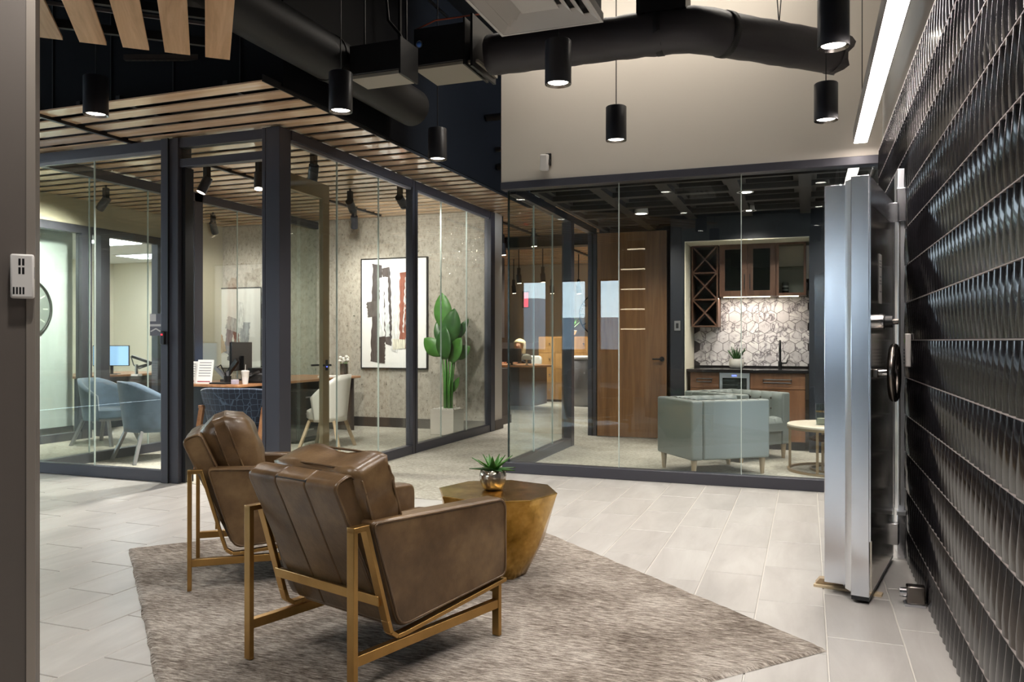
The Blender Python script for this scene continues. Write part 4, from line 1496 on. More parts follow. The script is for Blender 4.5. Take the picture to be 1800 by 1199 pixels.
for off in (0, .06):
    for j in range(9):
        for i in range(17):
            bk_.v.append(tuple(hb_fn(i / 16, j / 8, off)))
o2 = 17 * 9
for j in range(8):
    for i in range(16):
        a = j * 17 + i
        bk_.f += [(a, a + 1, a + 18, a + 17), (o2 + a, o2 + a + 17, o2 + a + 18, o2 + a + 1)]
for i in range(16):
    a = 8 * 17 + i
    bk_.f += [(a, a + 1, o2 + a + 1, o2 + a), (i + 1, i, o2 + i, o2 + i + 1)]
for j in range(8):
    a, b = j * 17, j * 17 + 16
    bk_.f += [(a, a + 17, o2 + a + 17, o2 + a), (b + 17, b, o2 + b, o2 + b + 17)]
obj('backrest', bk_, M_HEX, hc, True, bevel=.012, seg=2)
obj('seat', MB().box(-.29, .29, -.2, .32, .30, .42), plain('navy_velvet', '2b3950', .85), hc, bevel=.03, seg=3)
for sx in (-1, 1):
    obj('arm', MB().bar((sx * .34, -.22, .60), (sx * .36, .26, .58), .045, .03), DESKTOP, hc, bevel=.006)
    obj('leg', MB().bar((sx * .33, -.2, .60), (sx * .33, -.36, 0), .035, .045, (1, 0, 0)), DESKTOP, hc)
    obj('leg', MB().bar((sx * .35, .24, .58), (sx * .34, .30, 0), .035, .045, (1, 0, 0)), DESKTOP, hc)
    obj('seat_rail', MB().bar((sx * .31, -.26, .33), (sx * .31, .28, .33), .03, .05), DESKTOP, hc)

# artwork on the office back wall
aw = thing('abstract_painting', 'large white abstract canvas with charcoal, pale blue and rust strokes', 'painting', (-5.585, 10.2, 1.65))
obj('canvas', MB().box(-.525, .525, -.035, 0, -.785, .785), plain('canvas_white', 'ecebe8', .8), aw)
obj('frame', MB().box(-.54, -.525, -.045, 0, -.8, .8).box(.525, .54, -.045, 0, -.8, .8).box(-.525, .525, -.045, 0, .785, .8).box(-.525, .525, -.045, 0, -.8, -.785), M_BLKPL, aw)


def stroke(name, x, z, w, h, col, rz=0, seed=0):
    rnd = random.Random(seed)
    L_, R2 = [], []
    for i in range(26):
        q = i / 25
        e = .02 if i in (0, 25) else 0
        L_.append((-w / 2 + rnd.uniform(-.011, .011), -h / 2 + h * q + rnd.uniform(-e, e)))
        R2.append((w / 2 + rnd.uniform(-.011, .011), -h / 2 + h * q + rnd.uniform(-e, e)))
    poly = L_ + R2[::-1]
    m = MB().prism(poly, (0, 0, 0), (1, 0, 0), (0, 0, 1), (0, -1, 0), .003)
    m.xf(Matrix.Translation((x, -.035 - .0006 * seed, z)) @ Matrix.Rotation(rz, 4, 'Y'))
    mt, nt2, b = base('paint_' + name, col, .7)
    c = lin(col)
    f = noise(nt2, 12, (5, 1, .5), 5, .7, 'World')
    nt2.links.new(ramp(nt2, f, [(.3, tuple(int(max(0, int(col[i:i + 2], 16) * .75)) for i in (0, 2, 4))), (.7, tuple(int(min(255, int(col[i:i + 2], 16) * 1.2 + 12)) for i in (0, 2, 4)))]), b.inputs['Base Color'])
    obj('brush_stroke', m, mt, aw)


stroke('charcoal', -.285, .0, .15, 1.42, '423c3c', .02, 1)
stroke('charcoal', -.10, .1, .12, 1.12, '4a4342', -.04, 2)
stroke('charcoal', -.35, .06, .17, .22, '55504e', -.1, 3)
stroke('paleblue', -.20, .10, .07, .86, 'cfdcdb', .02, 4)
stroke('paleblue', -.11, .09, .07, .88, 'c9d7d6', -.03, 5)
stroke('greywash', .03, -.03, .1, 1.05, 'd8d8d0', .03, 6)
stroke('rust', .15, .05, .10, 1.08, '8a5140', .01, 7)
stroke('rust', .235, .02, .08, 1.02, 'a4694f', -.02, 8)
stroke('sand', .09, -.45, .2, .14, 'cfc8b8', 0, 9)
stroke('charcoal', -.20, -.52, .12, .38, '37302f', .02, 10)
stroke('white', .18, .12, .02, .8, 'e2d9d2', .06, 11)

aw2 = thing('abstract_painting', 'pale abstract canvas with grey and umber smears in the second office', 'painting', (-8.42 + .02, 10.2, 1.45))
obj('canvas', MB().box(-.5, .5, -.03, 0, -.62, .62), plain('canvas_pale', 'dcdcd6', .8), aw2)
obj('frame', MB().box(-.515, -.5, -.04, 0, -.635, .635).box(.5, .515, -.04, 0, -.635, .635).box(-.5, .5, -.04, 0, .62, .635).box(-.5, .5, -.04, 0, -.635, -.62), M_BLKPL, aw2)
aw = aw2
for i, (x, z, w, h, c, r) in enumerate(((-.1, -.15, .12, .5, '7d7a80', .2), (.05, -.2, .1, .5, '6b4a42', -.15), (.0, .05, .3, .2, 'a9aaa8', .3), (.2, -.1, .16, .4, '8f9294', .1), (-.25, -.25, .14, .3, 'a98f6a', -.3), (.12, .2, .1, .4, 'c2c3be', 0), (-.05, -.35, .08, .3, '2f3038', .25))):
    stroke('smear', x, z, w, h, c, r, i + 1)

# plant in the office
pw = thing('bird_of_paradise_plant', 'tall broad leaved green plant in a white box planter by the glass', 'plant', (U(798, 9.72) - .1, 9.72, .0045))
obj('planter', MB().box(-.17, .17, -.17, .17, 0, .34), M_TAUPE, pw, bevel=.006)
obj('pebbles', MB().grid(lambda s, q: Vector((-.15 + .3 * s, -.15 + .3 * q, .342 + .012 * math.sin(s * 47 + q * 31) * math.cos(q * 53))), 16, 16), M_PEBBLE, pw, True)
specs = [(-.03, 0, 1.50, .50, .13, -6, 5), (.05, -.03, 1.30, .48, .135, 8, 20), (-.10, .03, 1.16, .34, .115, -50, -30), (.10, .02, 1.34, .36, .06, 34, 60), (.10, -.05, 1.06, .36, .115, 24, -20),
         (.0, -.06, 1.10, .44, .14, 2, -40), (.13, .0, 1.12, .26, .09, 55, 40), (-.05, .05, 1.26, .40, .11, -20, 100), (.06, .06, .66, .22, .045, 26, 0)]
for i, (x, y, zb, L_, w, tilt, yaw) in enumerate(specs):
    d_ = Vector((math.sin(math.radians(tilt)), .12 * math.sin(math.radians(yaw)), math.cos(math.radians(tilt))))
    bx_ = Vector((x * .9, y, zb - .1))
    obj('stem', MB().tube([(x * .5, y * .9, .34), (x * .55, y * .9, .34 + (zb - .44) * .5), tuple(bx_)], [.017, .014, .009], 8), M_GREEN3, pw, True)
    up_ = Vector((math.sin(math.radians(yaw)) * .5, -1, .25))
    o = obj('leaf', leaf(MB(), bx_, d_, L_, w, -.02 if i else 0.0, .25, 9, up_, shape=lambda t: math.sin(PI * min(1, t * .93 + .07)) ** .75), M_GREEN2 if i % 2 else M_GREEN, pw, True)
    thick(o, .003)

# track lights
def track_head(x, y, z, target, label, power=P_TRACK, drop=.12, on=True, angle=112):
    t = thing('track_spotlight', label, 'spotlight', (x, y, z), 0, 'black track spotlights')
    d_ = (Vector(target) - Vector((x, y, z))).normalized()
    p = Vector((0, 0, 0))
    q = p + d_ * .14
    obj('stem', MB().tube([(0, 0, 0), (0, 0, (SZ - .026 if abs(x + 5.71) < .02 or abs(x + 4.37) < .02 else SZ) - z)], .012, 8), M_BLKPL, t)
    obj('driver_box', MB().box(-.025, .025, -.03, .03, .02, min(.16, SZ - z - .03)), M_BLKPL, t, bevel=.004)
    obj('head', MB().tube([p - d_ * .03, q], .048, 18), M_PEND, t, 40)
    obj('lens', MB().tube([q, q + d_ * .003], .04, 18), M_LENSW, t)
    if on:
        lamp('SPOT', Vector((x, y, z)) + d_ * .16, power, (1, .95, .88), target, angle, .95, .05, parent=t)


for x, y0, y1, lab in ((-5.71, 4.58, 10.0, 'long black lighting track set into the slat ceiling over the desk'), (-4.37, 6.2, 10.0, 'black lighting track set in the slats beside the hallway glass')):
    tr = obj('lighting_track', MB().box(x - .018, x + .018, y0, y1, SZ - .025, SZ + .015), M_BLKPL, None)
    tag(tr, lab, 'lighting track')
track_head(-5.71, 6.5, 2.88, (-6.3, 5.9, 1.0), 'spotlight over the doorway tilted down towards the glass divider')
track_head(-5.07, 6.5, 2.88, (-4.7, 5.9, 0), 'bright spotlight inside the office pointing at the entrance')
track_head(-4.37, 6.4, 2.88, (-5.4, 7.5, .8), 'spotlight just inside the hallway glass near the corner post', 210)
track_head(-5.06, 8.15, 2.88, (-5.6, 10.2, 1.6), 'spotlight aimed at the large abstract canvas', 120)
track_head(-4.37, 8.1, 2.88, (-4.6, 10.2, 1.8), 'spotlight beside the middle post washing the plaster wall', 75)
track_head(-5.71, 9.3, 2.9, (-6.2, 10.2, 1.2), 'small far spotlight near the plaster wall above the canvas', 80)
track_head(-7.6, 7.0, 2.88, (-9.2, 7.0, 1.3), 'spotlight in the second office facing the clock wall', 420)
track_head(-7.8, 9.0, 2.88, (-8.3, 10.2, 1.3), 'spotlight in the second office washing the pale canvas', 60)

# second office and far-left office
dk2 = thing('far_desk', 'wood topped desk with dark front in the far left office', 'desk', (-9.75, 9.0, 0))
obj('desktop', MB().box(-.55, .45, -.9, .9, .735, .765), DESKTOP, dk2, bevel=.004)
obj('front_panel', MB().box(.33, .36, -.85, .85, .0, .735), M_NAVYPANEL, dk2)
obj('shelf_line', MB().box(.361, .37, -.85, .85, .48, .51).box(.361, .37, -.85, .85, .1, .13), M_LEGGREY, dk2)
m2_ = thing('far_monitor', 'monitor with lit blue screen on an arm in the far left office', 'monitor', (U(195, 8.85), 8.85, .7655), math.radians(30))
obj('panel', MB().box(-.25, .25, 0, .03, .12, .42), M_BLKPL, m2_, bevel=.004)
obj('screen', MB().box(-.24, .24, -.002, 0, .13, .41), M_SCREEN, m2_)
obj('stand', MB().box(-.02, .02, .03, .05, 0, .3).box(-.1, .1, -.05, .12, 0, .01), M_BLKPL, m2_)
ar2 = thing('far_monitor_stand', 'folding chrome and black monitor arm clamped to the far desk', 'monitor arm', (U(240, 8.55), 8.55, .7655))
obj('clamp', MB().box(-.06, .06, -.04, .04, 0, .025), M_WHITE, ar2)
obj('pole', MB().tube([(0, 0, .02), (0, 0, .16)], .022, 10), M_CHROME, ar2, 40)
obj('link', MB().bar((0, 0, .12), (.18, .08, .17), .03, .03), M_BLKPL, ar2)
obj('link', MB().bar((.18, .08, .18), (-.10, .02, .27), .035, .035), M_BLKPL, ar2)
obj('cable', MB().tube([(-.10, 0, .27), (-.05, 0, .15), (.05, 0, .1), (.18, .08, .16)], .008, 6), M_BLKPL, ar2, True)
ck = thing('wall_clock', 'large round grey wall clock with white hour marks, half hidden by the column', 'clock', (-9.215, 7.22, 1.66))
obj('rim', MB().tube([(.02, .385 * math.cos(2 * PI * k / 48), .385 * math.sin(2 * PI * k / 48)) for k in range(49)], .02, 8, False), M_BLKPL, ck, True)
obj('face', MB().tube([(0, 0, 0), (.02, 0, 0)], .385, 48), plain('clock_grey', '8d9291', .5), ck, 40)
for k in range(12):
    a = 2 * PI * k / 12
    obj('hour_mark', MB().bar((.0215, .27 * math.cos(a), .27 * math.sin(a)), (.0215, .34 * math.cos(a), .34 * math.sin(a)), .004, .016, (0, -math.sin(a), math.cos(a))), M_WHITE, ck)
obj('hand', MB().bar((.024, 0, 0), (.024, .2, .1), .004, .014).bar((.026, 0, 0), (.026, -.08, .28), .004, .012), M_WHITE, ck)
for i, (x, y, w) in enumerate(((-9.6, 8.9, .3), (-10.4, 10.6, .6), (-11.2, 7.6, .6))):
    pt = thing('ceiling_panel_light', ['small square lit ceiling light over the far desk', 'larger lit ceiling panel at the back of the far left office', 'lit ceiling panel behind the clock wall'][i], 'ceiling light', (x, y, 2.70), 0, 'lit panels in the far left office')
    obj('diffuser', MB().box(-w, w, -.3, .3, -.004, .005), M_PANEL, pt)
    obj('frame', MB().box(-w - .02, w + .02, -.32, -.3, -.008, .008).box(-w - .02, w + .02, .3, .32, -.008, .008), M_WHITE, pt)
bc = thing('notice_card', 'grey and white patterned sticker card on the front office glass beside the post', 'sign', (U(272, 5.53), 5.545, 1.395))
obj('card', MB().box(-.07, .07, 0, .003, -.098, .098), plain('card_grey', '6f6d74', .6), bc)
obj('pattern', MB().box(-.068, .0, -.001, 0, .03, .095).box(-.068, .07, -.001, 0, -.015, .005).bar((-.06, -.001, -.06), (0, -.001, -.035), .002, .012).bar((0, -.001, -.035), (.05, -.001, -.06), .002, .012), M_WHITE, bc)

# ------------------------------------------------------------ lounge: door, kitchen
od2 = thing('oak_door', 'tall oak door standing open inside the lounge', 'door', (-2.585, 10.17, 0))
obj('leaf', MB().box(.01, .915, -.022, .022, .012, 2.655), OAK_Z, od2, bevel=.002)
hd = obj('handle', MB().tube([(.855, -.022, 1.02), (.855, -.03, 1.02)], .032, 18).tube([(.855, -.03, 1.02), (.855, -.07, 1.02)], .011, 10).tube([(.86, -.065, 1.02), (.74, -.065, 1.02)], .010, 10), M_BLKPL, od2, 40)
obj('hinge', MB().box(-.004, .012, -.028, .02, .3, .4).box(-.004, .012, -.028, .02, 2.2, 2.3), M_BLKPL, od2)
sw = thing('light_switch', 'grey light switch plate on the navy wall beside the niche', 'switch', (-1.438, 9.497, 1.43))
obj('plate', MB().box(-.035, .035, -.008, 0, -.058, .058), M_LEGGREY, sw, bevel=.002)
obj('rocker', MB().box(-.015, .015, -.012, -.008, -.03, .03), M_BLKPL, sw)

bs = struct('wall_backsplash', 'hexagonal marble tile backsplash of the lounge kitchen niche', 'wall')
obj('grout_bed', MB().box(-1.342, .02, 10.25, 10.3, .9, 2.0), plain('dark_grout', '4f494a', .9), bs)
HW = .142
hr = HW / math.sqrt(3)
hm = MB()
poly = [((hr - .0032) * math.cos(PI / 6 + PI / 3 * k), (hr - .0032) * math.sin(PI / 6 + PI / 3 * k)) for k in range(6)]
hm.prism(poly, (0, 0, 0), (1, 0, 0), (0, 0, 1), (0, -1, 0), .008)
hme = hm.mesh('hexagon_tile', M_MARBLE)
r = 0
z = .93
while z < 1.98:
    x = -1.342 + (HW / 2 if r % 2 else 0)
    while x < .03:
        if -1.36 + HW / 2 < x < .02 - HW / 2 + .06:
            link('hexagon_tile', hme, bs, (x, 10.25, z))
        x += HW
    z += hr * 1.5
    r += 1

ct = thing('stone_countertop', 'black stone countertop along the kitchen niche', 'countertop', (0, 0, 0))
obj('slab', MB().box(-1.338, .015, 9.53, 10.24, .885, .92), M_STONE, ct, bevel=.003)
obj('upstand', MB().box(-1.338, .015, 10.222, 10.24, .92, .945), M_STONE, ct)


def handle(m, x0, x1, y, z, h=.035):
    return m.tube([(x0, y, z + h / 2), (x0, y - .035, z + h / 2), (x1, y - .035, z + h / 2), (x1, y, z + h / 2)], .008, 6).tube([(x0, y - .035, z + h / 2), (x0, y - .035, z - h / 2), (x1, y - .035, z - h / 2), (x1, y - .035, z + h / 2)], .008, 6)


def base_unit(x0, x1, label):
    t = thing('base_cabinet', label, 'cabinet', (x0, 9.57, 0), 0, 'base cabinets under the black counter')
    w = x1 - x0
    obj('carcass', MB().box(0, w, .02, .65, .1, .883), WALNUT, t)
    d_ = obj('drawer', MB().box(.003, w - .003, 0, .02, .70, .878), WOODK, t, bevel=.001)
    obj('handle', handle(MB(), w * .25, w * .75, 0, .79), M_BLKPL, d_)
    d_ = obj('door', MB().box(.003, w / 2 - .002, 0, .02, .105, .694), WOODK, t)
    obj('handle', MB().box(w / 2 - .05, w / 2 - .035, -.03, -.015, .45, .66), M_BLKPL, d_)
    d_ = obj('door', MB().box(w / 2 + .002, w - .003, 0, .02, .105, .694), WOODK, t)
    obj('handle', MB().box(w / 2 + .035, w / 2 + .05, -.03, -.015, .45, .66), M_BLKPL, d_)
    obj('toe_kick', MB().box(0, w, .06, .1, .0, .1), M_BLKPL, t)


WOODK = wood('kitchen_walnut', '6b4a33', '7d583e', '8e6748', (5, 5, .45), .4, 3.0)
base_unit(-1.30, -.965, 'narrow walnut base cabinet beside the wine fridge')
base_unit(-.62, -.02, 'wide walnut base cabinet below the black tap')
wf = thing('wine_fridge', 'stainless framed wine fridge under the black counter', 'fridge', (-.96, 9.565, 0))
obj('body', MB().box(0, .335, .03, .6, .08, .88), M_BLKPL, wf)
obj('door_frame', MB().box(0, .335, 0, .03, .82, .878).box(0, .03, 0, .03, .1, .82).box(.305, .335, 0, .03, .1, .82).box(.03, .305, 0, .03, .1, .14), M_STEELB, wf)
obj('pane', MB().box(.03, .305, .012, .018, .14, .82), GLASSD, wf)
obj('display', MB().box(.14, .19, -.002, 0, .84, .855), M_BLUELED, wf)
for i in range(3):
    obj('bottle', MB().tube([(.08 + i * .085, .1, .72), (.08 + i * .085, .4, .72)], .035, 12), M_DKSTEEL, wf, 40)
wr_ = thing('wine_rack', 'walnut wine rack with three crossed compartments', 'wine rack', (-1.325, 9.88, 1.42))
fr_ = MB()
w, h = .315, .99
fr_.box(0, .018, 0, .34, 0, h).box(w - .018, w, 0, .34, 0, h)
for i in range(4):
    z = i * (h - .018) / 3
    fr_.box(.018, w - .018, 0, .34, z, z + .018)
obj('frame', fr_, WALNUT, wr_)
obj('back', MB().box(0, w, .34, .36, 0, h), M_BLACK, wr_)
for i in range(3):
    z0_ = .018 + i * (h - .018) / 3
    z1_ = z0_ + (h - .018) / 3 - .018
    obj('cross_divider', MB().bar((.018, .08, z0_), (w - .018, .08, z1_), .16, .012, (0, 1, 0)).bar((.018, .08, z1_), (w - .018, .08, z0_), .16, .012, (0, 1, 0)) if False else
        MB().prism([(0, 0), (.012, 0), (w - .036, z1_ - z0_ - .012), (w - .036, z1_ - z0_), (w - .048, z1_ - z0_), (0, .012)], (.018, 0, z0_), (1, 0, 0), (0, 0, 1), (0, 1, 0), .3)
        .prism([(0, z1_ - z0_), (0, z1_ - z0_ - .012), (w - .048, 0), (w - .036, 0), (w - .036, .012), (.012, z1_ - z0_)], (.018, .001, z0_), (1, 0, 0), (0, 0, 1), (0, 1, 0), .3), WALNUT, wr_)
uc = thing('wall_cabinet', 'walnut wall cabinet with three glazed doors over the backsplash', 'cabinet', (-.995, 9.88, 1.785))
obj('carcass', MB().box(0, .985, .02, .36, 0, .015).box(0, .985, .02, .36, .615, .63).box(0, .015, .02, .36, .015, .615).box(.97, .985, .02, .36, .015, .615).box(.31, .325, .02, .36, .015, .615).box(.64, .655, .02, .36, .015, .615), WALNUT, uc)
obj('back', MB().box(0, .985, .355, .362, 0, .63), M_BLACK, uc)
obj('back', MB().box(.655, .97, .34, .354, .015, .615), M_WHITE, uc)
obj('shelf', MB().box(.015, .97, .04, .34, .33, .342), GLASSD, uc)
for i, x in enumerate((0, .325, .652)):
    a = .065 if i < 2 else .03
    w = .323 if i < 2 else .333
    d_ = obj('door', MB().box(x + .002, x + a, 0, .02, .002, .628).box(x + w - a, x + w - .002, 0, .02, .002, .628).box(x + a, x + w - a, 0, .02, .002, .002 + a).box(x + a, x + w - a, 0, .02, .628 - a, .628), WALNUT, uc)
    obj('pane', MB().box(x + a, x + w - a, .008, .013, .002 + a, .628 - a), GLASSD, d_)
    if i < 2:
        hx = x + w - .03 if i == 0 else x + .03
        obj('handle', MB().box(hx - .006, hx + .006, -.03, -.018, .08, .26), M_BLKPL, d_)
obj('light_strip', MB().box(.04, .58, .10, .125, -.008, .0), M_LED, uc)
obj('light_strip', MB().box(.68, .9, .10, .125, -.008, .0), M_LED, uc)
obj('light_strip', MB().box(.68, .95, .05, .065, .606, .614), M_LED, uc)  # extra strip added inside the third bay to brighten it
lamp('AREA', (-.65, 10.0, 1.77), 5, (1, .86, .75), (-.65, 10.02, 0), sx=.8, sy=.03, parent=None)
fig = thing('patterned_jar', 'black and white patterned jar on the cabinet shelf behind glass', 'jar', (-.245, 10.06, 1.80))
obj('jar', MB().lathe([(.03, 0), (.038, .03), (.038, .13), (.03, .15)], 14), M_BLKPL, fig, 40)
obj('pattern', MB().lathe([(.039, .05), (.0392, .065)], 14, cap=False).lathe([(.039, .09), (.0392, .11)], 14, cap=False), M_WHITE, fig)
tp = thing('kitchen_tap', 'black arched kitchen tap on the black counter', 'tap', (-.305, 10.08, .9205))
obj('spout', MB().tube([(0, 0, 0), (0, 0, .27)] + [(-.0, -.06 + .06 * math.cos(a), .27 + .06 * math.sin(a)) for a in (.4, .8, 1.2, 1.6, 2.0, 2.4, 2.8)] + [(0, -.12, .2)], .013, 10), M_BLKPL, tp, True)
obj('base', MB().tube([(0, 0, 0), (0, 0, .08)], .024, 14), M_BLKPL, tp, 40)
obj('lever', MB().tube([(0, 0, .06), (.07, 0, .065), (.085, 0, .1)], .011, 8), M_BLKPL, tp, True)
kpn = thing('potted_aloe', 'dark green aloe in a squat white pot on the black counter', 'plant', (-.80, 9.95, .9205))
obj('pot', MB().lathe([(.06, 0), (.085, .02), (.09, .07), (.086, .115), (.078, .115), (.078, .1)], 20), M_POTW, kpn, 50)
obj('soil', MB().lathe([(.079, .1), (.001, .104)], 16), M_SOIL, kpn)
rn = random.Random(9)
for k in range(13):
    a = rn.uniform(0, 6.28)
    e = math.radians(rn.uniform(48, 82))
    o = obj('leaf', leaf(MB(), (.03 * math.cos(a), .03 * math.sin(a), .1), (math.cos(e) * math.cos(a), math.cos(e) * math.sin(a), math.sin(e)), rn.uniform(.13, .19), .014, .0, .5, shape=lambda t: 1 - t ** 1.4), M_GREEN2, kpn, True)
    thick(o, .008)

# downlights in the lounge ceiling
for i, (x, y) in enumerate(((-.56, 7.96), (-.60, 9.1), (.55, 8.0), (.55, 9.05), (-1.75, 8.9))):
    t = thing('downlight', ['round downlight in the coffered ceiling closest to the lounge glass', 'round downlight in the coffered ceiling before the kitchen niche', 'round downlight above the coffee table, behind the vault door top', 'round downlight at the dark wall behind the vault door top', 'round downlight in the coffered ceiling by the oak door'][i], 'downlight', (x, y, 2.683), 0, 'round downlights of the lounge')
    obj('lens', MB().lathe([(.001, -.004), (.062, -.002)], 24, cap=False), M_LENS, t)
    obj('trim_ring', MB().lathe([(.062, -.004), (.08, -.004), (.08, .002), (.06, .17)], 24, cap=False), M_WHITE, t, 40)
    lamp('SPOT', (x, y, 2.675), P_DOWN, (1, .92, .82), (x, y, 0), 140, .8, .06, parent=t)


# ------------------------------------------------------------ lounge seating
def tufted_chair(label, loc, rz, W_=.72, D=.78, H=.70, th=.12, arm_len=None):
    """faces +y; origin at centre of footprint"""
    t = thing('tufted_chair', label, 'armchair', loc, rz, 'tufted lounge chairs')
    z0_ = .155

    def wall(x0, x1, y0, y1):
        return MB().box(x0, x1, y0, y1, z0_, H)

    def inner(s, q, kind):
        return None
    obj('backrest', wall(-W_ / 2, W_ / 2, -D / 2, -D / 2 + th), M_FABGREY, t, bevel=.018, seg=3)
    obj('arm', wall(-W_ / 2, -W_ / 2 + th, -D / 2 + th, D / 2), M_FABGREY, t, bevel=.018, seg=3)
    obj('arm', wall(W_ / 2 - th, W_ / 2, -D / 2 + th, D / 2), M_FABGREY, t, bevel=.018, seg=3)
    obj('base', MB().box(-W_ / 2 + th, W_ / 2 - th, -D / 2 + th, D / 2 - .01, z0_, .30), M_FABGREY, t, bevel=.01)
    sm = MB()
    x0, x1, y0, y1 = -W_ / 2 + th, W_ / 2 - th, -D / 2 + th, D / 2 + .02

    def seat(s, q):
        px, py = math.sin(s * 4 * PI) ** 2, math.sin(q * 4 * PI) ** 2
        e = min(s, 1 - s, q, 1 - q)
        return Vector((x0 + (x1 - x0) * s, y0 + (y1 - y0) * q, .43 + .022 * math.sqrt(px * py) - (.05 if e < .01 else 0)))
    sm.grid(seat, 32, 32)
    sm.box(x0, x1, y0, y1 - .001, .30, .385)
    obj('seat', sm, M_FABGREY, t, 60)
    # tufted inner faces with buttons
    cells = 5
    bt = MB()

    def tuft(o, ex, L_, nrm):
        m = MB()

        def fn(s, q):
            zz = .40 + (H - .40) * q
            px = abs(math.sin(s * cells * PI))
            d = .012 + .022 * (px ** .6) * (1 - .0 * q)
            if q > .999:
                d = -.004
            p = Vector(o) + Vector(ex) * (L_ * s) + Vector(nrm) * d
            p.z = zz + (.006 * px if q > .9 else 0)
            return p
        m.grid(fn, 40, 8)
        obj('tufting', m, M_FABGREY, t, True)
        for k in range(1, cells):
            p = Vector(o) + Vector(ex) * (L_ * k / cells) + Vector(nrm) * .016
            bt.ball((p.x, p.y, H - .06), .011, .011, .011, 8, 5)
            bt.ball((p.x, p.y, H - .17), .011, .011, .011, 8, 5)
    tuft((-W_ / 2 + th, -D / 2 + th, 0), (1, 0, 0), W_ - 2 * th, (0, 1, 0))
    tuft((-W_ / 2 + th, D / 2, 0), (0, -1, 0), D - th, (1, 0, 0))
    tuft((W_ / 2 - th, -D / 2 + th, 0), (0, 1, 0), D - th, (-1, 0, 0))
    for s_, xx in ((0, -W_ / 2 + th / 2), (1, W_ / 2 - th / 2)):
        m = MB()
        for k in range(1, 6):
            y = -D / 2 + th + (D - th) * k / 6
            m.box(xx - th * .42, xx + th * .42, y - .004, y + .004, H - .006, H + .0015)
        obj('pleat', m, M_DKTAUPE, t)
    m = MB()
    for k in range(1, 6):
        x = -W_ / 2 + W_ * k / 6
        m.box(x - .004, x + .004, -D / 2 + .02, -D / 2 + th, H - .006, H + .0015)
    obj('pleat', m, M_DKTAUPE, t)
    o = obj('buttons', bt, M_DKTAUPE, t, True)
    o['kind'] = 'stuff'
    for sx in (-1, 1):
        for sy in (-1, 1):
            obj('leg', MB().lathe([(.018, 0), (.03, z0_)], 10, (sx * (W_ / 2 - .05), sy * (D / 2 - .05), 0)), BIRCH, t, 40)
    return t


# corners: front corner C (-.96,7.42); right end (-.26,7.88); left end (-1.44,7.82)
tufted_chair('grey green tufted armchair closest to the lounge glass with its arm towards the lobby', (-.86, 7.86, .004), math.radians(-53), .68, .82)
tufted_chair('grey green tufted armchair by the kitchen cabinets, turned towards the glass', (-.72, 8.93, .004), math.radians(-128), .74, .82)
cf = thing('round_coffee_table', 'round pale stone coffee table on a champagne metal ring base', 'coffee table', (.24, 8.22, .004))
obj('tabletop', MB().lathe([(.42, .425), (.425, .43), (.425, .445), (.42, .45)], 48), M_TABLETOP, cf, 40)
obj('rim', MB().lathe([(.415, .405), (.427, .405), (.427, .43), (.415, .43)], 48, cap=False), M_TRAVLEG, cf, 40)
obj('base_ring', MB().lathe([(.40, 0), (.425, 0), (.425, .022), (.40, .022), (.40, 0)], 48, cap=False), M_TRAVLEG, cf, 40)
for k in range(5):
    a = 2 * PI * k / 5 + .55
    obj('leg', MB().box(.40 * math.cos(a) - .012, .40 * math.cos(a) + .012, .40 * math.sin(a) - .012, .40 * math.sin(a) + .012, .02, .41), M_TRAVLEG, cf)
cf2 = thing('nesting_table', 'smaller nesting table tucked under the round coffee table', 'coffee table', (.29, 8.29, .0045))
obj('tabletop', MB().lathe([(.27, .29), (.27, .31)], 40), WALNUT, cf2, 40)
obj('base_ring', MB().lathe([(.25, 0), (.27, 0), (.27, .02), (.25, .02), (.25, 0)], 40, cap=False), M_TRAVLEG, cf2, 40)
for k in range(4):
    a = 2 * PI * k / 4 + .9
    obj('leg', MB().box(.25 * math.cos(a) - .01, .25 * math.cos(a) + .01, .25 * math.sin(a) - .01, .25 * math.sin(a) + .01, .018, .292), M_TRAVLEG, cf2)
gv = thing('glass_hurricane', 'clear glass candle cylinder with a pale candle on the coffee table', 'candle holder', (.13, 8.12, .456))
obj('cylinder', MB().lathe([(.055, 0), (.057, .2), (.053, .2), (.051, .01)], 28), GLASSD, gv, 40)
obj('candle', MB().lathe([(.042, .008), (.042, .06), (.001, .062)], 20), M_CREAM, gv, 40)
obj('gold_band', MB().lathe([(.0575, .12), (.0578, .135)], 28, cap=False), M_TBRASS, gv)

# ------------------------------------------------------------ hallway
rd_ = thing('reception_desk', 'dark taupe reception desk with a wood edged top in the hallway', 'desk', (0, 0, 0))
obj('front_return', MB().box(-4.6, -4.25, 10.75, 11.4, 0, .84), M_DKTAUPE, rd_)
obj('plinth', MB().box(-4.61, -4.24, 10.74, 11.41, 0, .13), M_DKTAUPE, rd_)
obj('front_panel', MB().box(-5.75, -4.62, 13.5, 13.56, .08, .78), M_DKTAUPE, rd_)
obj('side_panel', MB().box(-4.66, -4.6, 13.56, 14.3, .08, .78), M_DKTAUPE, rd_)
obj('plinth', MB().box(-5.75, -4.63, 13.52, 13.6, 0, .08), M_LEGGREY, rd_)
obj('panel_groove', MB().box(-4.88, -4.87, 13.49, 13.5, .08, .78), M_BLKPL, rd_)
obj('top', MB().prism([(-5.8, 13.42), (-4.55, 13.42), (-4.32, 13.8), (-4.55, 14.3), (-4.9, 14.62), (-5.8, 14.62)], (0, 0, .78), (1, 0, 0), (0, 1, 0), (0, 0, 1), .03), DESKTOP, rd_)
sg = thing('wall_screen', 'tall dark wall panel at the start of the hallway', 'panel', (0, 0, 0))
obj('panel', MB().box(-4.4, -4.34, 11.02, 11.38, 1.30, 2.52), M_DKTAUPE, sg, bevel=.004)
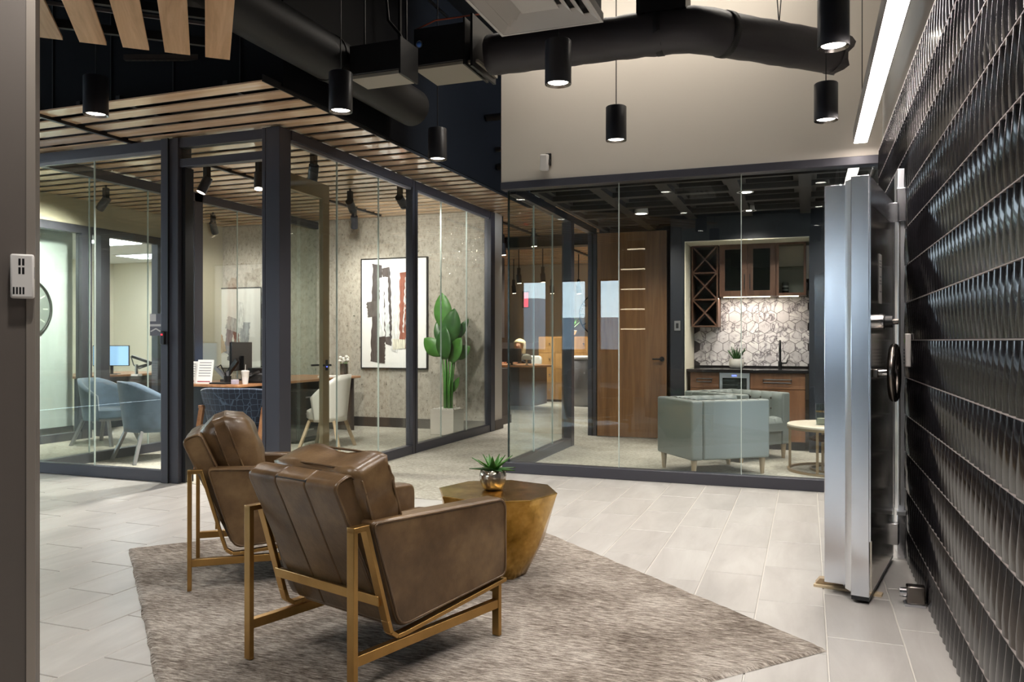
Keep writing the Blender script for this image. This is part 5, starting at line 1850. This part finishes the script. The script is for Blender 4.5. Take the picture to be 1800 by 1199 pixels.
obj('bracket', MB().box(-4.40, -4.36, 11.15, 11.25, .84, 1.30), M_BLKPL, sg)


def oak_unit(x0, x1, y, h, label, d_=.6, drawers=4):
    t = thing('oak_cabinet', label, 'cabinet', (x0, y, 0), 0, 'oak file cabinets in the hallway')
    w = x1 - x0
    obj('carcass', MB().box(0, w, .02, d_, .05, h), OAK_CAB, t)
    obj('plinth', MB().box(0, w, .03, d_, 0, .05), M_BLKPL, t)
    n_ = max(1, round(w / .35))
    for i in range(n_):
        for j in range(drawers):
            zz = .06 + (h - .08) * j / drawers
            dd = obj('drawer', MB().box(w * i / n_ + .004, w * (i + 1) / n_ - .004, 0, .02, zz + .003, zz + (h - .08) / drawers - .003), OAK_CAB, t)
            cx_ = w * (i + .5) / n_
            obj('handle', MB().ball((cx_ + .06, -.012, zz + (h - .08) / drawers * .6), .016, .014, .022, 8, 5), M_CHROME, dd, True)
    return t


oak_unit(-5.2, -4.12, 15.6, 1.34, 'tall oak cabinet under the potted plant in the hallway')
oak_unit(-4.35, -3.6, 17.3, 1.3, 'oak cabinet at the hallway end below the round clock')
gb = thing('curved_counter', 'grey rounded counter unit with a pale top in the hallway', 'counter', (-3.98, 14.9, 0))
obj('body', MB().lathe([(.30, 0), (.30, .02), (.32, .05), (.33, .86), (.30, .90)], 32), M_LEGGREY, gb, 40)
obj('top', MB().lathe([(.31, .9), (.335, .91), (.335, .94), (.29, .965), (.001, .97)], 32), M_WHITE, gb, 40)
hp = thing('hall_plant', 'upright green plant in a white bowl on the tall oak cabinet', 'plant', (-4.62, 15.9, 1.341))
obj('pot', MB().lathe([(.07, 0), (.12, .05), (.15, .12), (.145, .13), (.13, .12)], 20), M_POTW, hp, 50)
obj('soil', MB().lathe([(.135, .118), (.001, .12)], 16), M_SOIL, hp)
rn = random.Random(12)
for k in range(15):
    a = rn.uniform(0, 6.28)
    e = math.radians(rn.uniform(45, 85))
    o = obj('leaf', leaf(MB(), (.05 * math.cos(a), .05 * math.sin(a), .12), (math.cos(e) * math.cos(a), math.cos(e) * math.sin(a), math.sin(e)), rn.uniform(.25, .42), .022, .1, .4, shape=lambda t: (1 - t) ** .7), M_GREEN, hp, True)
    thick(o, .006)
hk = thing('hall_clock', 'large open ring wall clock with short marks at the hallway end', 'clock', (-4.48, 17.99, 1.86))
obj('ring', MB().tube([(.50 * math.cos(2 * PI * k / 48), -.02, .50 * math.sin(2 * PI * k / 48)) for k in range(49)], .014, 8, False), M_BLKPL, hk, True)
for k in range(12):
    a = 2 * PI * k / 12
    obj('hour_mark', MB().bar((.40 * math.cos(a), -.02, .40 * math.sin(a)), (.49 * math.cos(a), -.02, .49 * math.sin(a)), .02, .02, (0, 1, 0)), M_BLKPL, hk)
obj('hand', MB().bar((0, -.025, 0), (-.25, -.025, .02), .015, .015, (0, 1, 0)).bar((0, -.025, 0), (.1, -.025, .3), .015, .015, (0, 1, 0)), M_BLKPL, hk)
obj('hub', MB().tube([(0, 0, 0), (0, -.03, 0)], .03, 14), M_BLKPL, hk)
es = thing('exit_light', 'small red lit sign box on the far hallway wall', 'sign', (-6.28, 17.99, 2.2))
obj('box', MB().box(-.1, .05, -.08, 0, -.16, .24), M_BLKPL, es)
obj('red_face', MB().box(-.05, .05, -.083, -.08, -.14, .2), M_RED, es)
for i, (u, v, d) in enumerate(((883, 432, 11.5), (938, 418, 12.5), (912, 486, 15.5), (954, 484, 15.5), (970, 505, 17), (1017, 505, 16.5), (903, 505, 17.5))):
    p = ray(u, v) * d
    z = 1.25 + (600 - v) / 1400 * d
    track_head(p.x, p.y, min(z, 2.9), (p.x + .15, p.y + .2, 0), ['cone spotlight at the hallway entrance beside the tall dark panel', 'cone spotlight over the middle of the hallway', 'cone spotlight above the seated woman', 'cone spotlight before the oak cabinet', 'cone spotlight over the oak cabinet plant', 'cone spotlight lighting the ring clock wall', 'distant cone spotlight near the red sign'][i], 125, angle=120)
for i, (x, y0, y1) in enumerate(((-4.3, 10.6, 17.5), (-3.3, 10.6, 17.5))):
    tr = obj('lighting_track', MB().box(x - .018, x + .018, y0, y1, SZ - .03, SZ + .01), M_BLKPL, None)
    tag(tr, ['black lighting track over the reception desk side of the hallway', 'black lighting track over the oak door side of the hallway'][i], 'lighting track')
hb = obj('hall_beam', MB().box(-13, -1.5, 12.9, 13.2, 2.86, 3.045), M_BLACK, None)
tag(hb, 'dark dropped beam crossing the hallway slat ceiling', 'beam', None, 'structure')
whd = struct('wall_hall_left', 'half height dark panelling and windows along the far left of the hallway', 'wall')
obj('panelling', MB().box(-7.4, -5.5, 17.2, 17.3, 0, 1.22), M_DKTAUPE, whd)

# ------------------------------------------------------------ seated woman
tw = thing('task_chair', 'cream high backed task chair behind the reception desk', 'chair', (-5.34, 15.0, 0), math.radians(165))
obj('backrest', MB().prism(rounded([(-.24, .0), (.24, 0), (.22, .55), (-.22, .55)], .08, 5), (0, -.34, .40), (1, 0, 0), (0, -.12, 1), (0, 1, 0), .07), M_POTW, tw, bevel=.02)
obj('seat', MB().box(-.25, .25, -.24, .25, .30, .37), M_POTW, tw, bevel=.03)
obj('column', MB().tube([(0, 0, .08), (0, 0, .31)], .03, 12), M_CHROME, tw, 40)
for k in range(5):
    a = 2 * PI * k / 5
    obj('leg', MB().bar((0, 0, .1), (.28 * math.cos(a), .28 * math.sin(a), .05), .04, .03), M_CHROME, tw)
    obj('caster', MB().ball((.28 * math.cos(a), .28 * math.sin(a), .03), .026, .026, .03, 8, 5), M_BLKPL, tw, True)

wm = thing('person', 'seated woman with shoulder length blonde hair and black top behind the reception desk', 'person', (-5.38, 14.95, 0), math.radians(172))
# faces local +y ; skeleton in local metres
J = [((0, -.03, .54), .15), ((0, -.04, .72), .135), ((0, -.03, .90), .15), ((0, -.02, 1.0), .075), ((0, .0, 1.07), .05),
     ((-.18, -.02, .95), .062), ((-.25, .05, .76), .045), ((-.17, .28, .86), .036), ((-.13, .36, .845), .028),
     ((.18, -.02, .95), .062), ((.25, .05, .76), .045), ((.17, .28, .86), .036), ((.13, .36, .845), .028),
     ((-.1, .12, .54), .085), ((-.11, .36, .53), .065), ((-.11, .36, .12), .045), ((-.11, .46, .05), .038),
     ((.1, .12, .54), .085), ((.11, .36, .53), .065), ((.11, .36, .12), .045), ((.11, .46, .05), .038)]
E_ = [(0, 1), (1, 2), (2, 3), (3, 4), (2, 5), (5, 6), (6, 7), (7, 8), (2, 9), (9, 10), (10, 11), (11, 12), (0, 13), (13, 14), (14, 15), (15, 16), (0, 17), (17, 18), (18, 19), (19, 20)]
me = bpy.data.meshes.new('body')
me.from_pydata([j[0] for j in J], E_, [])
me.materials.append(M_CLOTH)
bo = link('body', me, wm)
sk = bo.modifiers.new('skin', 'SKIN')
sk.use_smooth_shade = True
for i, j in enumerate(J):
    me.skin_vertices[0].data[i].radius = (j[1], j[1])
    me.skin_vertices[0].data[i].use_root = i == 0
ss_ = bo.modifiers.new('sub', 'SUBSURF')
ss_.levels = ss_.render_levels = 2
head = MB().ball((0, .02, 1.17), .072, .09, .11, 20, 14)
head.ball((0, .112, 1.155), .013, .018, .022, 8, 6)
head.tube([(0, 0, 1.0), (0, .005, 1.1)], .045, 12)
for s in (-1, 1):
    head.ball((s * .073, .01, 1.165), .012, .02, .03, 8, 6)
hd_ = obj('head', head, M_SKIN, wm, True)
for s in (-1, 1):
    obj('eye', MB().ball((s * .028, .0955, 1.178), .011, .006, .007, 8, 6), M_WHITE, hd_, True)
    obj('pupil', MB().ball((s * .028, .1005, 1.178), .005, .002, .005, 8, 6), M_BLKPL, hd_, True)
obj('mouth', MB().ball((0, .10, 1.115), .022, .008, .006, 10, 6), plain('lips', 'a8595a', .5), hd_, True)
hair = MB()


def hairfn(s, q):
    a = 2 * PI * s
    z = 1.295 - .34 * q
    r_ = .098 * min(1, q * 5.5 + .004) ** .5 * (1 + .12 * math.sin(q * 4))
    front = max(0, math.sin(a))
    y = .0 + r_ * math.sin(a) * (1.05 if q < .22 else (1.05 - .85 * front ** .7 * min(1, (q - .22) * 6)))
    return Vector((r_ * math.cos(a) * (1.0 + .12 * q) + .003 * math.sin(a * 13), y - .01 + .003 * math.cos(a * 17), z))


hair.grid(hairfn, 40, 16, True)
thick(obj('hair', hair, M_HAIR, wm, True), .015)
for s in (-1, 1):
    hm_ = MB().ball((s * .125, .385, .834), .035, .045, .018, 10, 7)
    for k in range(4):
        x = s * .125 + (-.024 + .016 * k)
        hm_.tube([(x, .41, .836), (x, .445, .838), (x * .99, .465, .826)], [.008, .0075, .006], 8)
    hm_.tube([(s * .125 - s * .03, .385, .834), (s * .08, .41, .834), (s * .075, .43, .83)], [.010, .009, .007], 8)
    obj('hand', hm_, M_SKIN, wm, True)
dm = thing('desk_monitor', 'small monitor seen from behind on the reception desk', 'monitor', (-5.10, 13.75, .81), math.radians(10))
obj('panel', MB().box(-.18, .18, -.02, .02, .05, .30), M_DKTAUPE, dm, bevel=.004)
obj('stand', MB().box(-.02, .02, -.02, .02, 0, .06).box(-.08, .08, -.06, .06, 0, .008), M_BLKPL, dm)
dl_ = thing('desk_lamp', 'small cream mushroom shaped table lamp on the reception desk', 'lamp', (-4.80, 13.72, .81))
obj('shade', MB().lathe([(.10, .10), (.095, .15), (.06, .19), (.001, .205)], 20, cap=False), M_CREAM, dl_, True)
obj('stem', MB().lathe([(.04, 0), (.02, .02), (.018, .12)], 14), M_CREAM, dl_, True)

# ------------------------------------------------------------ lit display shelves behind the camera (mirrored in the lounge glass)
bsf = thing('display_shelf', 'tall walnut display shelf with lit shelves behind the camera', 'shelf', (-3.6, -3.2, 0))
obj('carcass', MB().box(-.32, -.29, -.26, .08, 0, 3.5).box(.29, .32, -.26, .08, 0, 3.5).box(-.29, .29, -.26, -.24, 0, 3.5), WALNUT, bsf)
for i in range(5):
    z = 1.5 + i * .44
    s_ = obj('shelf', MB().box(-.29, .29, -.24, .06, z, z + .025), WALNUT, bsf)
    obj('light_strip', MB().box(-.27, .27, .06, .068, z, z + .025), M_LED, s_)
